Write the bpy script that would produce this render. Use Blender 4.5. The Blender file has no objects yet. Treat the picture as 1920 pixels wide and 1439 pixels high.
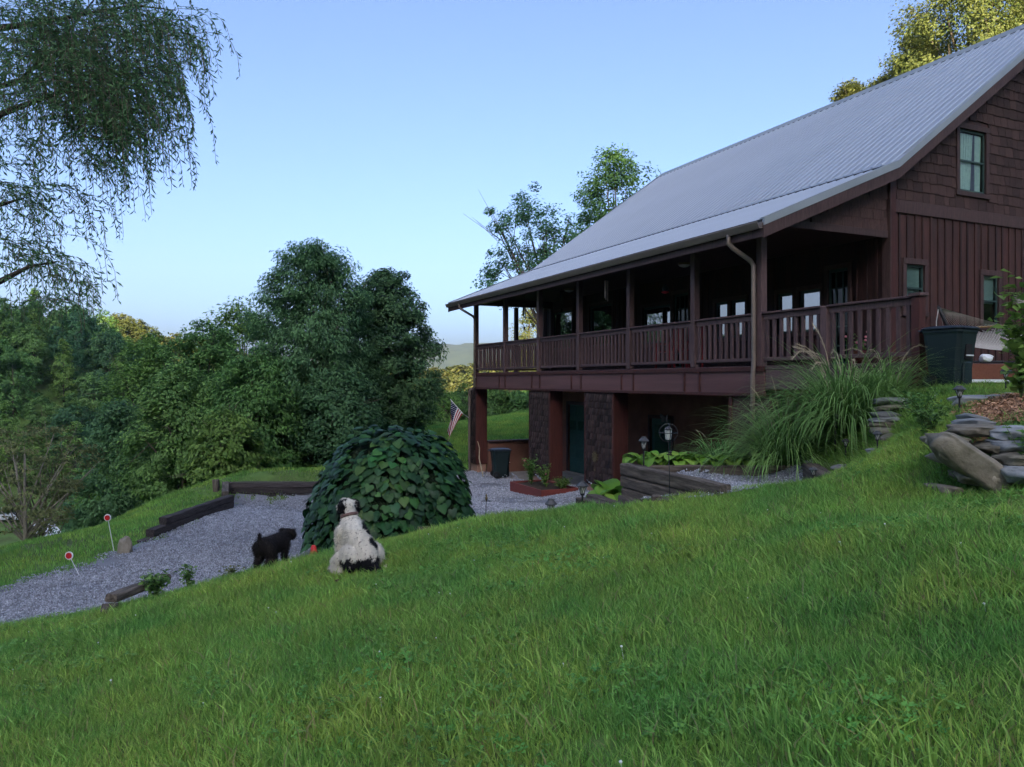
import bpy, bmesh, math, random
import numpy as np
from mathutils import Vector, Matrix, Euler
R = math.radians
SC = bpy.context.scene
COL = SC.collection
random.seed(7)
# ------------------------------------------------------------ camera, sky, sun, exposure
F, CX, HY = 1420.0, 960.0, 714.0          # focal length in photo pixels; eye level is z = 0
cam_d = bpy.data.cameras.new('camera'); cam = bpy.data.objects.new('camera', cam_d); COL.objects.link(cam)
cam.location = (0, 0, 0); cam.rotation_euler = (R(90), 0, 0)
cam_d.sensor_width = 36; cam_d.lens = 36 * F / 1920; cam_d.shift_y = -5.5 / 1920
cam_d.clip_start = 0.05; cam_d.clip_end = 9000
SC.camera = cam
SUN_EL, SUN_AZ = R(26), R(3)               # evening sun behind the viewer, hidden by the hill over there
w = bpy.data.worlds.new('World'); SC.world = w; w.use_nodes = True
nt = w.node_tree; bg = nt.nodes['Background']; sky = nt.nodes.new('ShaderNodeTexSky')
sky.sky_type = 'NISHITA'; sky.sun_disc = False; sky.sun_elevation = SUN_EL; sky.sun_rotation = R(180) + SUN_AZ
sky.altitude = 700; sky.air_density = 0.66; sky.dust_density = 8.2; sky.ozone_density = 3.8
nt.links.new(sky.outputs['Color'], bg.inputs['Color']); bg.inputs['Strength'].default_value = 0.1
sun_d = bpy.data.lights.new('sun', 'SUN'); sun = bpy.data.objects.new('sun', sun_d); COL.objects.link(sun)
sun_d.energy = 4.2; sun_d.angle = R(0.5); sun_d.color = (1.0, 0.85, 0.60)
sd = Vector((math.sin(SUN_AZ) * math.cos(SUN_EL), math.cos(SUN_AZ) * math.cos(SUN_EL), -math.sin(SUN_EL)))
sun.rotation_euler = sd.to_track_quat('-Z', 'Y').to_euler(); sun.location = (0, -20, 30)
SC.view_settings.view_transform = 'Standard'; SC.view_settings.look = 'None'
SC.view_settings.gamma = 1; SC.view_settings.exposure = 2.06
SC.cycles.use_denoising = True; SC.cycles.adaptive_threshold = .02; SC.cycles.max_bounces = 6; SC.cycles.transparent_max_bounces = 12
# ------------------------------------------------------------ helpers
def P(x, y, Y): return Vector(((x - CX) / F * Y, Y, (HY - y) / F * Y))
def tag(o, label=None, cat=None, group=None, kind=None):
    if label: o['label'] = label
    if cat: o['category'] = cat
    if group: o['group'] = group
    if kind: o['kind'] = kind
    return o
def empty(name, loc, rz=0, label=None, cat=None, group=None):
    o = bpy.data.objects.new(name, None); COL.objects.link(o); o.empty_display_size = .1
    o.location = loc; o.rotation_euler = (0, 0, rz); return tag(o, label, cat, group)
def link(name, me, parent=None, loc=None, rot=None, scale=None):
    o = bpy.data.objects.new(name, me); COL.objects.link(o)
    if parent: o.parent = parent
    if loc is not None: o.location = loc
    if rot is not None: o.rotation_euler = rot
    if scale is not None: o.scale = scale
    return o
def copy_tree(o, parent=None):
    c = o.copy(); COL.objects.link(c); c.parent = parent
    for ch in o.children: copy_tree(ch, c)
    return c
class MB:
    def __init__(s): s.v = []; s.f = []; s.m = []
    def add(s, vs, fs, mi=0):
        n = len(s.v); s.v += [tuple(v) for v in vs]; s.f += [tuple(i + n for i in f) for f in fs]; s.m += [mi] * len(fs); return s
    def box(s, a, b, M=None, mi=0):
        x0, y0, z0 = a; x1, y1, z1 = b
        vs = [Vector(p) for p in ((x0,y0,z0),(x1,y0,z0),(x1,y1,z0),(x0,y1,z0),(x0,y0,z1),(x1,y0,z1),(x1,y1,z1),(x0,y1,z1))]
        if M is not None: vs = [M @ v for v in vs]
        return s.add(vs, [(3,2,1,0),(4,5,6,7),(0,1,5,4),(1,2,6,5),(2,3,7,6),(3,0,4,7)], mi)
    def tube(s, pts, rad, n=6, mi=0, cap=True):
        pts = [Vector(p) for p in pts]
        if not hasattr(rad, '__len__'): rad = [rad] * len(pts)
        vs = []; up = Vector((0.13, 0.31, 1)).normalized()
        for i, p in enumerate(pts):
            t = (pts[min(i + 1, len(pts) - 1)] - pts[max(i - 1, 0)])
            t = t.normalized() if t.length > 1e-9 else Vector((0, 0, 1))
            ref = up if abs(t.dot(up)) < .95 else Vector((1, 0, 0))
            a = t.cross(ref).normalized(); b = t.cross(a)
            for k in range(n):
                th = 2 * math.pi * k / n
                vs.append(p + (a * math.cos(th) + b * math.sin(th)) * rad[i])
        fs = [(i*n+k, i*n+(k+1)%n, (i+1)*n+(k+1)%n, (i+1)*n+k) for i in range(len(pts)-1) for k in range(n)]
        if cap: fs += [tuple(range(n-1, -1, -1)), tuple(range((len(pts)-1)*n, len(pts)*n))]
        return s.add(vs, fs, mi)
    def lathe(s, prof, n=12, c=(0,0,0), mi=0, ph=0):
        vs = [(c[0] + r*math.cos(2*math.pi*k/n+ph), c[1] + r*math.sin(2*math.pi*k/n+ph), c[2] + z) for r, z in prof for k in range(n)]
        fs = [(i*n+k, i*n+(k+1)%n, (i+1)*n+(k+1)%n, (i+1)*n+k) for i in range(len(prof)-1) for k in range(n)]
        fs += [tuple(range(n-1, -1, -1)), tuple(range((len(prof)-1)*n, len(prof)*n))]
        return s.add(vs, fs, mi)
    def ball(s, c, r, n=10, mi=0):
        r = (r, r, r) if not hasattr(r, '__len__') else r
        m = n // 2 + 1; vs = []
        for i in range(m + 1):
            th = math.pi * i / m
            for k in range(n):
                vs.append((c[0]+r[0]*math.sin(th)*math.cos(2*math.pi*k/n), c[1]+r[1]*math.sin(th)*math.sin(2*math.pi*k/n), c[2]-r[2]*math.cos(th)))
        fs = [(i*n+k, i*n+(k+1)%n, (i+1)*n+(k+1)%n, (i+1)*n+k) for i in range(m) for k in range(n)]
        return s.add(vs, fs, mi)
    def prism(s, poly, f0, f1, mi=0):          # poly: 2-D points, f0/f1 map (a,b) to 3-D for the two ends
        n = len(poly); vs = [f0(*p) for p in poly] + [f1(*p) for p in poly]
        fs = [tuple(range(n-1, -1, -1)), tuple(range(n, 2*n))] + [(i, (i+1)%n, n+(i+1)%n, n+i) for i in range(n)]
        return s.add(vs, fs, mi)
    def mesh(s, name, mats, smooth=False, fix=True):
        me = bpy.data.meshes.new(name); me.from_pydata(s.v, [], s.f)
        for m in (mats if isinstance(mats, (list, tuple)) else [mats]): me.materials.append(m)
        if len(me.materials) > 1: me.polygons.foreach_set('material_index', s.m)
        if fix:
            bm = bmesh.new(); bm.from_mesh(me); bmesh.ops.recalc_face_normals(bm, faces=bm.faces); bm.to_mesh(me); bm.free()
        if smooth: me.polygons.foreach_set('use_smooth', [True] * len(me.polygons))
        me.update(); return me
    def build(s, name, mats, parent=None, smooth=False, bevel=0, loc=None, rot=None, fix=True):
        o = link(name, s.mesh(name, mats, smooth, fix), parent, loc, rot)
        if bevel: bev(o, bevel)
        return o
def bev(o, wd, seg=1):
    m = o.modifiers.new('bevel', 'BEVEL'); m.width = wd; m.segments = seg; m.limit_method = 'ANGLE'; return o
def np_mesh(name, V, Fc, mat, attrs=None, smooth=False):
    """V (n,3), Fc (m,k) constant-size faces; attrs: per-face floats"""
    me = bpy.data.meshes.new(name); V = np.asarray(V, np.float32); Fc = np.asarray(Fc, np.int32); k = Fc.shape[1]
    me.vertices.add(len(V)); me.vertices.foreach_set('co', V.ravel())
    me.loops.add(Fc.size); me.loops.foreach_set('vertex_index', Fc.ravel())
    me.polygons.add(len(Fc)); me.polygons.foreach_set('loop_start', np.arange(0, Fc.size, k, dtype=np.int32))
    try: me.polygons.foreach_set('loop_total', np.full(len(Fc), k, np.int32))
    except Exception: pass
    for m in (mat if isinstance(mat, (list, tuple)) else [mat]): me.materials.append(m)
    for nm, arr in (attrs or {}).items():
        a = me.attributes.new(nm, 'FLOAT', 'FACE'); a.data.foreach_set('value', np.asarray(arr, np.float32))
    me.update(calc_edges=True); me.validate()
    if smooth: me.polygons.foreach_set('use_smooth', np.ones(len(me.polygons), bool))
    return me
# ------------------------------------------------------------ materials
def newmat(name):
    m = bpy.data.materials.new(name); m.use_nodes = True; t = m.node_tree
    return m, t, t.nodes['Principled BSDF'], t.nodes, t.links
def mat(name, c1, c2=None, scale=6, rough=.7, bump=0.0, bscale=None, stretch=None, metal=0, rnd=0.0, spec=.3, detail=6, var=0.0, var_col=None, big=None):
    """two-tone noise material; rnd: brightness spread between objects; var: per-face attribute spread; big: (colour, scale, amount)"""
    m, t, b, N, L = newmat(name)
    c2 = c2 or c1
    tc = N.new('ShaderNodeTexCoord'); mp = N.new('ShaderNodeMapping'); L.new(tc.outputs['Object'], mp.inputs['Vector'])
    if stretch: mp.inputs['Scale'].default_value = stretch
    vec = mp.outputs['Vector']
    if rnd:
        oi = N.new('ShaderNodeObjectInfo'); ad = N.new('ShaderNodeVectorMath'); ad.operation = 'ADD'
        ml = N.new('ShaderNodeMath'); ml.operation = 'MULTIPLY'; ml.inputs[1].default_value = 40; L.new(oi.outputs['Random'], ml.inputs[0])
        L.new(vec, ad.inputs[0]); L.new(ml.outputs[0], ad.inputs[1]); vec = ad.outputs[0]
    nz = N.new('ShaderNodeTexNoise'); nz.inputs['Scale'].default_value = scale; nz.inputs['Detail'].default_value = detail; nz.inputs['Roughness'].default_value = .65
    L.new(vec, nz.inputs['Vector'])
    rp = N.new('ShaderNodeValToRGB'); rp.color_ramp.elements[0].position = .32; rp.color_ramp.elements[1].position = .68
    rp.color_ramp.elements[0].color = (*c1, 1); rp.color_ramp.elements[1].color = (*c2, 1)
    L.new(nz.outputs['Fac'], rp.inputs['Fac']); col = rp.outputs['Color']
    if big:
        n3 = N.new('ShaderNodeTexNoise'); n3.inputs['Scale'].default_value = big[1]; n3.inputs['Detail'].default_value = 4; L.new(vec, n3.inputs['Vector'])
        r3 = N.new('ShaderNodeMapRange'); r3.inputs['From Min'].default_value = .42; r3.inputs['From Max'].default_value = .66; r3.inputs['To Max'].default_value = big[2]
        L.new(n3.outputs['Fac'], r3.inputs['Value'])
        mx = N.new('ShaderNodeMix'); mx.data_type = 'RGBA'; L.new(r3.outputs[0], mx.inputs['Factor']); L.new(col, mx.inputs['A']); mx.inputs['B'].default_value = (*big[0], 1); col = mx.outputs['Result']
    if rnd or var:
        hs = N.new('ShaderNodeHueSaturation'); L.new(col, hs.inputs['Color'])
        mr = N.new('ShaderNodeMapRange'); sp = rnd or var; mr.inputs['To Min'].default_value = 1 - sp; mr.inputs['To Max'].default_value = 1 + sp
        if var:
            at = N.new('ShaderNodeAttribute'); at.attribute_name = 'var'; L.new(at.outputs['Fac'], mr.inputs['Value'])
        else: L.new(oi.outputs['Random'], mr.inputs['Value'])
        L.new(mr.outputs[0], hs.inputs['Value']); col = hs.outputs['Color']
        if var_col:
            m2 = N.new('ShaderNodeMapRange'); m2.inputs['From Min'].default_value = var_col[1]; m2.inputs['From Max'].default_value = 1.0; L.new(at.outputs['Fac'], m2.inputs['Value'])
            mx2 = N.new('ShaderNodeMix'); mx2.data_type = 'RGBA'; L.new(m2.outputs[0], mx2.inputs['Factor']); L.new(col, mx2.inputs['A']); mx2.inputs['B'].default_value = (*var_col[0], 1); col = mx2.outputs['Result']
    L.new(col, b.inputs['Base Color'])
    b.inputs['Roughness'].default_value = rough; b.inputs['Metallic'].default_value = metal; b.inputs['Specular IOR Level'].default_value = spec
    if bump:
        n2 = N.new('ShaderNodeTexNoise'); n2.inputs['Scale'].default_value = bscale or scale * 3; n2.inputs['Detail'].default_value = 8; L.new(vec, n2.inputs['Vector'])
        bp = N.new('ShaderNodeBump'); bp.inputs['Strength'].default_value = bump; bp.inputs['Distance'].default_value = .02
        L.new(n2.outputs['Fac'], bp.inputs['Height']); L.new(bp.outputs['Normal'], b.inputs['Normal'])
    return m
def leafmat(name, c1, c2, trans=.35, rough=.55, extra=None, spec=.25, rnd=.12, patch=False):
    """leaf: colour runs c1..c2 by the face attribute var, a little between objects; some light passes through"""
    m, t, b, N, L = newmat(name)
    at = N.new('ShaderNodeAttribute'); at.attribute_name = 'var'
    rp = N.new('ShaderNodeValToRGB'); rp.color_ramp.elements[0].color = (*c1, 1); rp.color_ramp.elements[1].color = (*c2, 1)
    rp.color_ramp.elements[0].position = .1; rp.color_ramp.elements[1].position = .9
    if extra: e = rp.color_ramp.elements.new(.97); e.color = (*extra, 1); rp.color_ramp.elements[1].position = .88
    L.new(at.outputs['Fac'], rp.inputs['Fac'])
    oi = N.new('ShaderNodeObjectInfo'); hs = N.new('ShaderNodeHueSaturation'); mr = N.new('ShaderNodeMapRange')
    mr.inputs['To Min'].default_value = 1 - rnd * 1.4; mr.inputs['To Max'].default_value = 1 + rnd * 1.4; L.new(oi.outputs['Random'], mr.inputs['Value'])
    mh = N.new('ShaderNodeMapRange'); mh.inputs['To Min'].default_value = .5 - rnd * .12; mh.inputs['To Max'].default_value = .5 + rnd * .1
    wn = N.new('ShaderNodeTexWhiteNoise'); wn.noise_dimensions = '1D'; L.new(oi.outputs['Random'], wn.inputs['W']); L.new(wn.outputs['Value'], mh.inputs['Value'])
    L.new(mh.outputs[0], hs.inputs['Hue']); L.new(mr.outputs[0], hs.inputs['Value']); L.new(rp.outputs['Color'], hs.inputs['Color'])
    if patch:      # drier and lusher patches of lawn, fixed to the ground
        ge = N.new('ShaderNodeNewGeometry'); pn = N.new('ShaderNodeTexNoise'); pn.inputs['Scale'].default_value = .9; pn.inputs['Detail'].default_value = 5; L.new(ge.outputs['Position'], pn.inputs['Vector'])
        pm = N.new('ShaderNodeMapRange'); pm.inputs['From Min'].default_value = .35; pm.inputs['From Max'].default_value = .66; L.new(pn.outputs['Fac'], pm.inputs['Value'])
        pr = N.new('ShaderNodeMix'); pr.data_type = 'RGBA'; pr.blend_type = 'MULTIPLY'; pr.inputs['Factor'].default_value = 1.0; L.new(hs.outputs['Color'], pr.inputs['A'])
        pc = N.new('ShaderNodeMix'); pc.data_type = 'RGBA'; L.new(pm.outputs[0], pc.inputs['Factor']); pc.inputs['A'].default_value = (.70, .84, .95, 1); pc.inputs['B'].default_value = (1.28, 1.06, 1.05, 1); L.new(pc.outputs['Result'], pr.inputs['B'])
        class _o: pass
        hs = _o(); hs.outputs = {'Color': pr.outputs['Result']}
    L.new(hs.outputs['Color'], b.inputs['Base Color']); b.inputs['Roughness'].default_value = rough; b.inputs['Specular IOR Level'].default_value = spec
    tr = N.new('ShaderNodeBsdfTranslucent'); L.new(hs.outputs['Color'], tr.inputs['Color'])
    mx = N.new('ShaderNodeMixShader'); mx.inputs['Fac'].default_value = trans
    L.new(b.outputs[0], mx.inputs[1]); L.new(tr.outputs[0], mx.inputs[2]); L.new(mx.outputs[0], N['Material Output'].inputs['Surface'])
    return m
def glassmat(name, tint, refl=.12, rough=.02):
    m, t, b, N, L = newmat(name)
    tr = N.new('ShaderNodeBsdfTransparent'); tr.inputs['Color'].default_value = (*tint, 1)
    gl = N.new('ShaderNodeBsdfGlossy'); gl.inputs['Roughness'].default_value = rough
    fr = N.new('ShaderNodeFresnel'); fr.inputs['IOR'].default_value = 1.5
    ad = N.new('ShaderNodeMath'); ad.operation = 'ADD'; ad.inputs[1].default_value = refl; ad.use_clamp = True; L.new(fr.outputs[0], ad.inputs[0])
    mx = N.new('ShaderNodeMixShader'); ge = N.new('ShaderNodeNewGeometry'); iv = N.new('ShaderNodeMath'); iv.operation = 'SUBTRACT'; iv.inputs[0].default_value = 1.0; L.new(ge.outputs['Backfacing'], iv.inputs[1]); ml = N.new('ShaderNodeMath'); ml.operation = 'MULTIPLY'; L.new(ad.outputs[0], ml.inputs[0]); L.new(iv.outputs[0], ml.inputs[1]); L.new(ml.outputs[0], mx.inputs[0]); L.new(tr.outputs[0], mx.inputs[1]); L.new(gl.outputs[0], mx.inputs[2])
    L.new(mx.outputs[0], N['Material Output'].inputs['Surface']); return m
M = {}
M['grassground'] = mat('lawn_soil', (0.068,0.128,0.027), (0.112,0.195,0.045), 3, .95, .5, 30, big=((.055,.05,.022), .6, .6))
M['gravel'] = mat('gravel_bed', (.13,.14,.165), (.30,.32,.37), 55, .9, 1.0, 60, big=((.16,.15,.14), .35, .55))
M['pebble'] = mat('pebble', (.18,.19,.22), (.40,.42,.47), 8, .85, 0, rnd=0, var=.5)
M['siding'] = mat('stained_siding', (0.032,0.016,0.014), (0.076,0.031,0.026), 3, .75, .35, 40, (6,6,.6), rnd=.3, big=((.028,.018,.018), .8, .7))
M['shingle'] = mat('cedar_shingle', (0.036,0.020,0.019), (0.079,0.043,0.037), 5, .85, .6, 30, (8,8,1.2), rnd=.35)
M['shinglevar'] = mat('cedar_shingle_course', (0.058,0.036,0.031), (0.111,0.068,0.058), 5, .85, .6, 30, (8,8,1.2), var=.45)
M['trim'] = mat('dark_trim', (0.043,0.025,0.024), (0.081,0.046,0.043), 4, .7, .3, 30, (7,7,1), rnd=.15)
M['rail'] = mat('rail_wood', (0.068,0.040,0.040), (0.117,0.071,0.069), 6, .7, .3, 40, (6,6,1), rnd=.15)
M['redtrim'] = mat('red_stain', (0.044,0.014,0.011), (0.079,0.023,0.018), 3, .6, .25, 30, (7,7,.7), rnd=.15)
M['beam'] = mat('beam_panel', (0.087,0.042,0.040), (0.132,0.064,0.060), 2, .65, .2, 60, (1,.15,3), rnd=.1)
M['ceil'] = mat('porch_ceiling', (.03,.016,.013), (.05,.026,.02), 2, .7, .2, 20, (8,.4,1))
M['stucco'] = mat('basement_stucco', (0.148,0.066,0.044), (0.228,0.110,0.074), 1.5, .9, .4, 60)
M['concrete'] = mat('painted_concrete', (.30,.17,.12), (.38,.23,.17), 4, .9, .3, 50)
M['slab'] = mat('concrete_slab', (.22,.20,.18), (.32,.29,.26), 3, .9, .3, 40)
M['metal'] = mat('roof_metal', (0.368,0.415,0.482), (0.424,0.473,0.542), .8, .40, .05, 3, metal=.35, spec=.5, stretch=(.25,3,.25), big=((.33,.36,.41), .6, .5))
M['metaltrim'] = mat('roof_trim_metal', (.26,.28,.28), (.32,.34,.34), 1, .4, 0, metal=.4, spec=.5)
M['gutter'] = mat('gutter_brown', (.16,.125,.10), (.21,.165,.14), 2, .45, .05, metal=.2, spec=.5)
M['greenpaint'] = mat('green_door', (0.020,0.076,0.068), (0.031,0.102,0.088), 3, .5, .1)
M['winframe'] = mat('window_frame', (.02,.045,.04), (.03,.06,.055), 3, .5)
M['white'] = mat('white_plastic', (.62,.64,.66), (.75,.77,.78), 5, .5)
M['blind'] = mat('window_blind', (.20,.25,.25), (.28,.33,.33), 2, .7)
M['curtain'] = mat('lace_curtain', (.34,.42,.37), (.46,.54,.48), 12, .9, .1)
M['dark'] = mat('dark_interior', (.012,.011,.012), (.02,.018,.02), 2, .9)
M['glass'] = glassmat('window_glass', (.80,.88,.86), .0)
M['mirrorglass'] = glassmat('boosted_mirror_glass', (.4,.46,.46), .42)  # mirror share raised to brighten panes, in place of light through the house
M['timber'] = mat('weathered_timber', (.045,.036,.028), (.20,.165,.135), 4, .92, .9, 26, (.7,7,7), rnd=.25, big=((.045,.035,.026), 1.5, .7))
M['timberdark'] = mat('creosoted_timber', (0.027,0.022,0.022), (0.090,0.075,0.071), 5, .9, .8, 26, (.7,7,7), rnd=.3)
M['rock'] = mat('lichen_rock', (.11,.095,.07), (.27,.245,.20), 5, .95, .9, 14, rnd=.3, big=((.14,.13,.085), 1.2, .6))
M['slate'] = mat('grey_stone', (.12,.125,.125), (.27,.28,.28), 4, .9, .7, 14, rnd=.3)
M['mulchbed'] = mat('mulch_bed', (.12,.055,.025), (.28,.15,.08), 20, .95, .8, 50)
M['mulch'] = mat('wood_chip', (.20,.10,.05), (.42,.25,.15), 6, .9, 0, var=.5)
M['black'] = mat('black_metal', (.012,.013,.014), (.025,.026,.028), 6, .5, .1)
M['lampcap'] = mat('lamp_cap', (.04,.042,.045), (.07,.072,.075), 6, .45)
M['lampglass'] = mat('lamp_glass', (.35,.37,.36), (.5,.52,.5), 10, .25, spec=.6)
M['binbody'] = mat('bin_plastic', (0.006,0.016,0.018), (0.011,0.023,0.025), 2, .55, .15, 60)
M['binlid'] = mat('bin_lid_plastic', (0.008,0.014,0.022), (0.014,0.021,0.032), 2, .5, .1)
M['rope'] = mat('hammock_rope', (.45,.43,.40), (.6,.58,.55), 30, .9)
M['lightwood'] = mat('varnished_wood', (.35,.2,.08), (.45,.27,.12), 5, .5, .1, stretch=(6,6,.8))
M['orangewood'] = mat('cedar_skirt', (.14,.048,.026), (.19,.068,.04), 4, .7, .2, stretch=(6,.8,6))
M['bark'] = mat('bark', (.07,.055,.042), (.16,.13,.10), 7, .95, .8, 20, (3,3,.6))
M['palebark'] = mat('pale_bark', (.17,.15,.12), (.28,.25,.20), 7, .95, .6, 20, (3,3,.6))
M['red'] = mat('red_plastic', (.45,.02,.02), (.55,.03,.03), 4, .5)
M['redrefl'] = mat('red_reflector', (.42,.008,.015), (.5,.015,.02), 30, .35, spec=.6)
M['paverust'] = mat('road_apron', (.42,.44,.47), (.52,.54,.57), .5, .9, .2, 20)
M['bronze'] = mat('bronze_metal', (.10,.075,.04), (.22,.17,.09), 9, .45, .2, metal=.6)
M['copperrose'] = mat('chime_tube', (.45,.30,.27), (.55,.40,.36), 3, .35, metal=.5)
M['collar'] = mat('woven_collar', (.10,.05,.045), (.22,.14,.12), 90, .8)
M['stem'] = mat('green_stem', (.05,.075,.02), (.08,.11,.03), 6, .7)
M['straw'] = mat('dry_stalk', (.30,.25,.16), (.42,.36,.25), 6, .85)
M['pink'] = mat('rose_petal', (.65,.16,.2), (.75,.28,.3), 10, .6)
M['terracotta'] = mat('planter_red', (0.128,0.028,0.022), (0.176,0.044,0.036), 5, .6, .2, stretch=(1,4,6))
M['soil'] = mat('soil', (.03,.022,.015), (.07,.05,.035), 14, .95, .8, 40)
M['chairred'] = mat('chair_red', (0.140,0.007,0.010), (0.170,0.013,0.015), 4, .55)
M['carpaint'] = mat('car_paint', (.40,.42,.45), (.45,.47,.5), 2, .3, spec=.6)
M['rubber'] = mat('rubber', (.012,.012,.013), (.02,.02,.021), 8, .8)
L_oak = leafmat('oak_leaf', (0.070,0.158,0.045), (0.163,0.311,0.081))
L_dark = leafmat('dark_leaf', (0.051,0.131,0.060), (0.112,0.251,0.096))
L_lite = leafmat('light_leaf', (0.087,0.184,0.039), (0.184,0.326,0.074))
L_brown = leafmat('brownish_leaf', (0.101,0.123,0.049), (0.190,0.202,0.078))
L_sun = leafmat('sunlit_leaf', (.075,.105,.022), (.185,.195,.050))  # gold of the low sun put into the leaf colour
L_willow = leafmat('willow_leaf', (0.053,0.126,0.051), (0.105,0.220,0.084), .4)
L_vine = leafmat('vine_leaf', (0.016,0.067,0.020), (0.057,0.155,0.032), .2, .5, rnd=.28, spec=.3)
L_grass = leafmat('grass_blade', (0.139,0.292,0.050), (0.296,0.520,0.108), .4, .55, extra=(.24,.25,.10), rnd=.15, patch=True)
L_clover = leafmat('clover_leaf', (0.078,0.221,0.039), (0.155,0.354,0.066), .3)
L_pampas = leafmat('ornamental_blade', (0.121,0.243,0.061), (0.257,0.446,0.135), .35, .45)
L_hosta = leafmat('hosta_leaf', (0.110,0.242,0.028), (0.209,0.363,0.055), .3, .45)
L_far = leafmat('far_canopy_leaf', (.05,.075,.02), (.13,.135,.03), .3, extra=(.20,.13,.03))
# ------------------------------------------------------------ terrain
def tps(pts, lam=0.0):
    A = np.array(pts, float); xy = A[:, :2]; z = A[:, 2]; n = len(A)
    def K(a, b):
        d2 = ((a[:, None, :] - b[None, :, :]) ** 2).sum(-1); return 0.5 * d2 * np.log(d2 + 1e-9)
    Lm = np.zeros((n + 3, n + 3)); Lm[:n, :n] = K(xy, xy) + lam * np.eye(n); Lm[:n, n] = 1; Lm[:n, n+1:] = xy; Lm[n, :n] = 1; Lm[n+1:, :n] = xy.T
    wv = np.linalg.solve(Lm, np.concatenate([z, np.zeros(3)]))
    def f(X, Y):
        q = np.stack([np.ravel(X), np.ravel(Y)], 1); out = np.empty(len(q))
        for i in range(0, len(q), 20000):
            c = q[i:i+20000]; out[i:i+20000] = K(c, xy) @ wv[:n] + wv[n] + c @ wv[n+1:]
        return out.reshape(np.shape(X))
    return f
def lawn_plane(x, y): return -1.62 + .17 * x - .02 * y
near = []
for (x, y) in [(-6,3),(-6,6),(-4,1.5),(-4,4),(-4,6.5),(-2,0),(-2,3),(-2,5.5),(-2,8),(0,0),(0,3),(0,6),(0,8.5),(2,0),(2,3),(2,5.5),(2,7.8),(3.2,7.5),(0,-4),(-5,-4),(5,-4),
               (-5.5,8.0),(-4.3,8.1),(-3.1,9.1),(-2.2,9.6),(-1.3,9.8),(-.43,10.1),(.84,9.8),(1.5,9.0),(3.0,9.0)]:
    near.append((x, y, lawn_plane(x, y)))
near += [(2.9,5.5,-1.12),(3.9,7.1,-1.05),(4.4,6.9,-1.0),(4.45,9.2,-.9),(3.5,9.3,-1.36),(4.62,10.3,-1.08),(4.8,9.9,-.86)]
# gravel drive and pad
near += [(-7.2,7.6,-2.95),(-6.2,8.7,-2.85),(-5.3,9.4,-2.88),(-4.6,10.3,-2.95),(-6.8,10.6,-3.02),(-3.9,11.2,-2.95),(-5.6,12.4,-3.02),(-4.2,13.8,-3.0),(-6.2,14,-3.0),(-2.9,11.4,-2.9),
         (-2.1,12.6,-2.86),(-1,11.9,-2.78),(0,12.2,-2.72),(1.0,11.6,-2.55),(.9,13.5,-2.78),(-3,15,-2.98),(-5.2,17,-3.02),(-3,18.5,-3.08),(-1,16,-2.95),(1,16,-2.85),(2.4,14.5,-2.75),(0,19,-3.1),(2.2,17,-2.9),(-2,22,-3.2),(0,23,-3.22),(-1.5,26,-3.35),(3.4,14.6,-2.6)]
# lawn beyond the drive, and where it falls away
near += [(-7.4,11.2,-3.05),(-8.5,12.6,-3.15),(-9.8,14.5,-3.25),(-7.2,14.5,-3.0),(-9.3,17.5,-3.34),(-8.1,18.5,-2.95),(-8.9,22.5,-3.34),(-7.5,19.85,-2.66),(-6.8,19.8,-2.62),(-6.1,19.8,-2.62),(-5.3,19.82,-2.62),(-4.6,19.85,-2.64),(-4.6,22.3,-2.75),(-6.9,19.3,-3.15),(-6.2,19.35,-3.16),(-5.4,19.4,-3.16),(-4.7,19.4,-3.16),(-6.0,18.6,-3.13),(-3.6,19.6,-3.12),(-3.2,21.5,-3.05),(-6.2,21.2,-2.72),(-4.6,21.0,-2.72),(-7.2,22.2,-2.95),(-6.3,24.5,-3.08),(-3.6,26,-3.02),(-7.9,31,-3.45),(-3,31,-3.0),(-4.6,41,-2.57),(1,48,-1.96),(0,38,-2.55),(5,46,-1.4),(1,31,-3.0),(5,34,-2.6),
         (-13,15,-4.9),(-13,22,-5.6),(-12.5,30,-5.6),(-10,42,-4.6),(-2,56,-3.2),(-10,9,-3.7),(-13,9,-4.6),(-9,4,-2.9),(-13,2,-4)]
# right-hand bank, mulch bed, ground beside the deck
near += [(5.0,7.9,-.46),(5.3,8.5,-.40),(5.2,6.9,-.5),(6.6,10,-.22),(6.35,11,-.1),(7.6,12,-.06),(8,9,-.12),(9,6,-.05),(6,5.3,-.55),(6,3,-.62),(8,0,-.3),(5.5,10.7,-.27),(5.1,9.9,-.55),(9,12.5,.02),(6.2,11.9,-.25),(5.6,12.6,-.6),(7.5,14.5,-.1),
         (2.6,10.4,-1.50),(3.3,10.4,-1.49),(3.9,10.2,-1.47),(3.9,11.1,-1.49),(3.1,11.3,-1.51),(2.4,11.4,-1.52),(3.1,12.2,-1.42),(4.4,11.9,-1.2),(4.9,11.2,-.8),(4.9,13.6,-.95),(2.0,12.6,-1.9),(3.4,13.2,-1.7),(12,14,.3),(14,22,1.6),(16,30,3),(12,-3,.3),(13,5,.6)]
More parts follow.
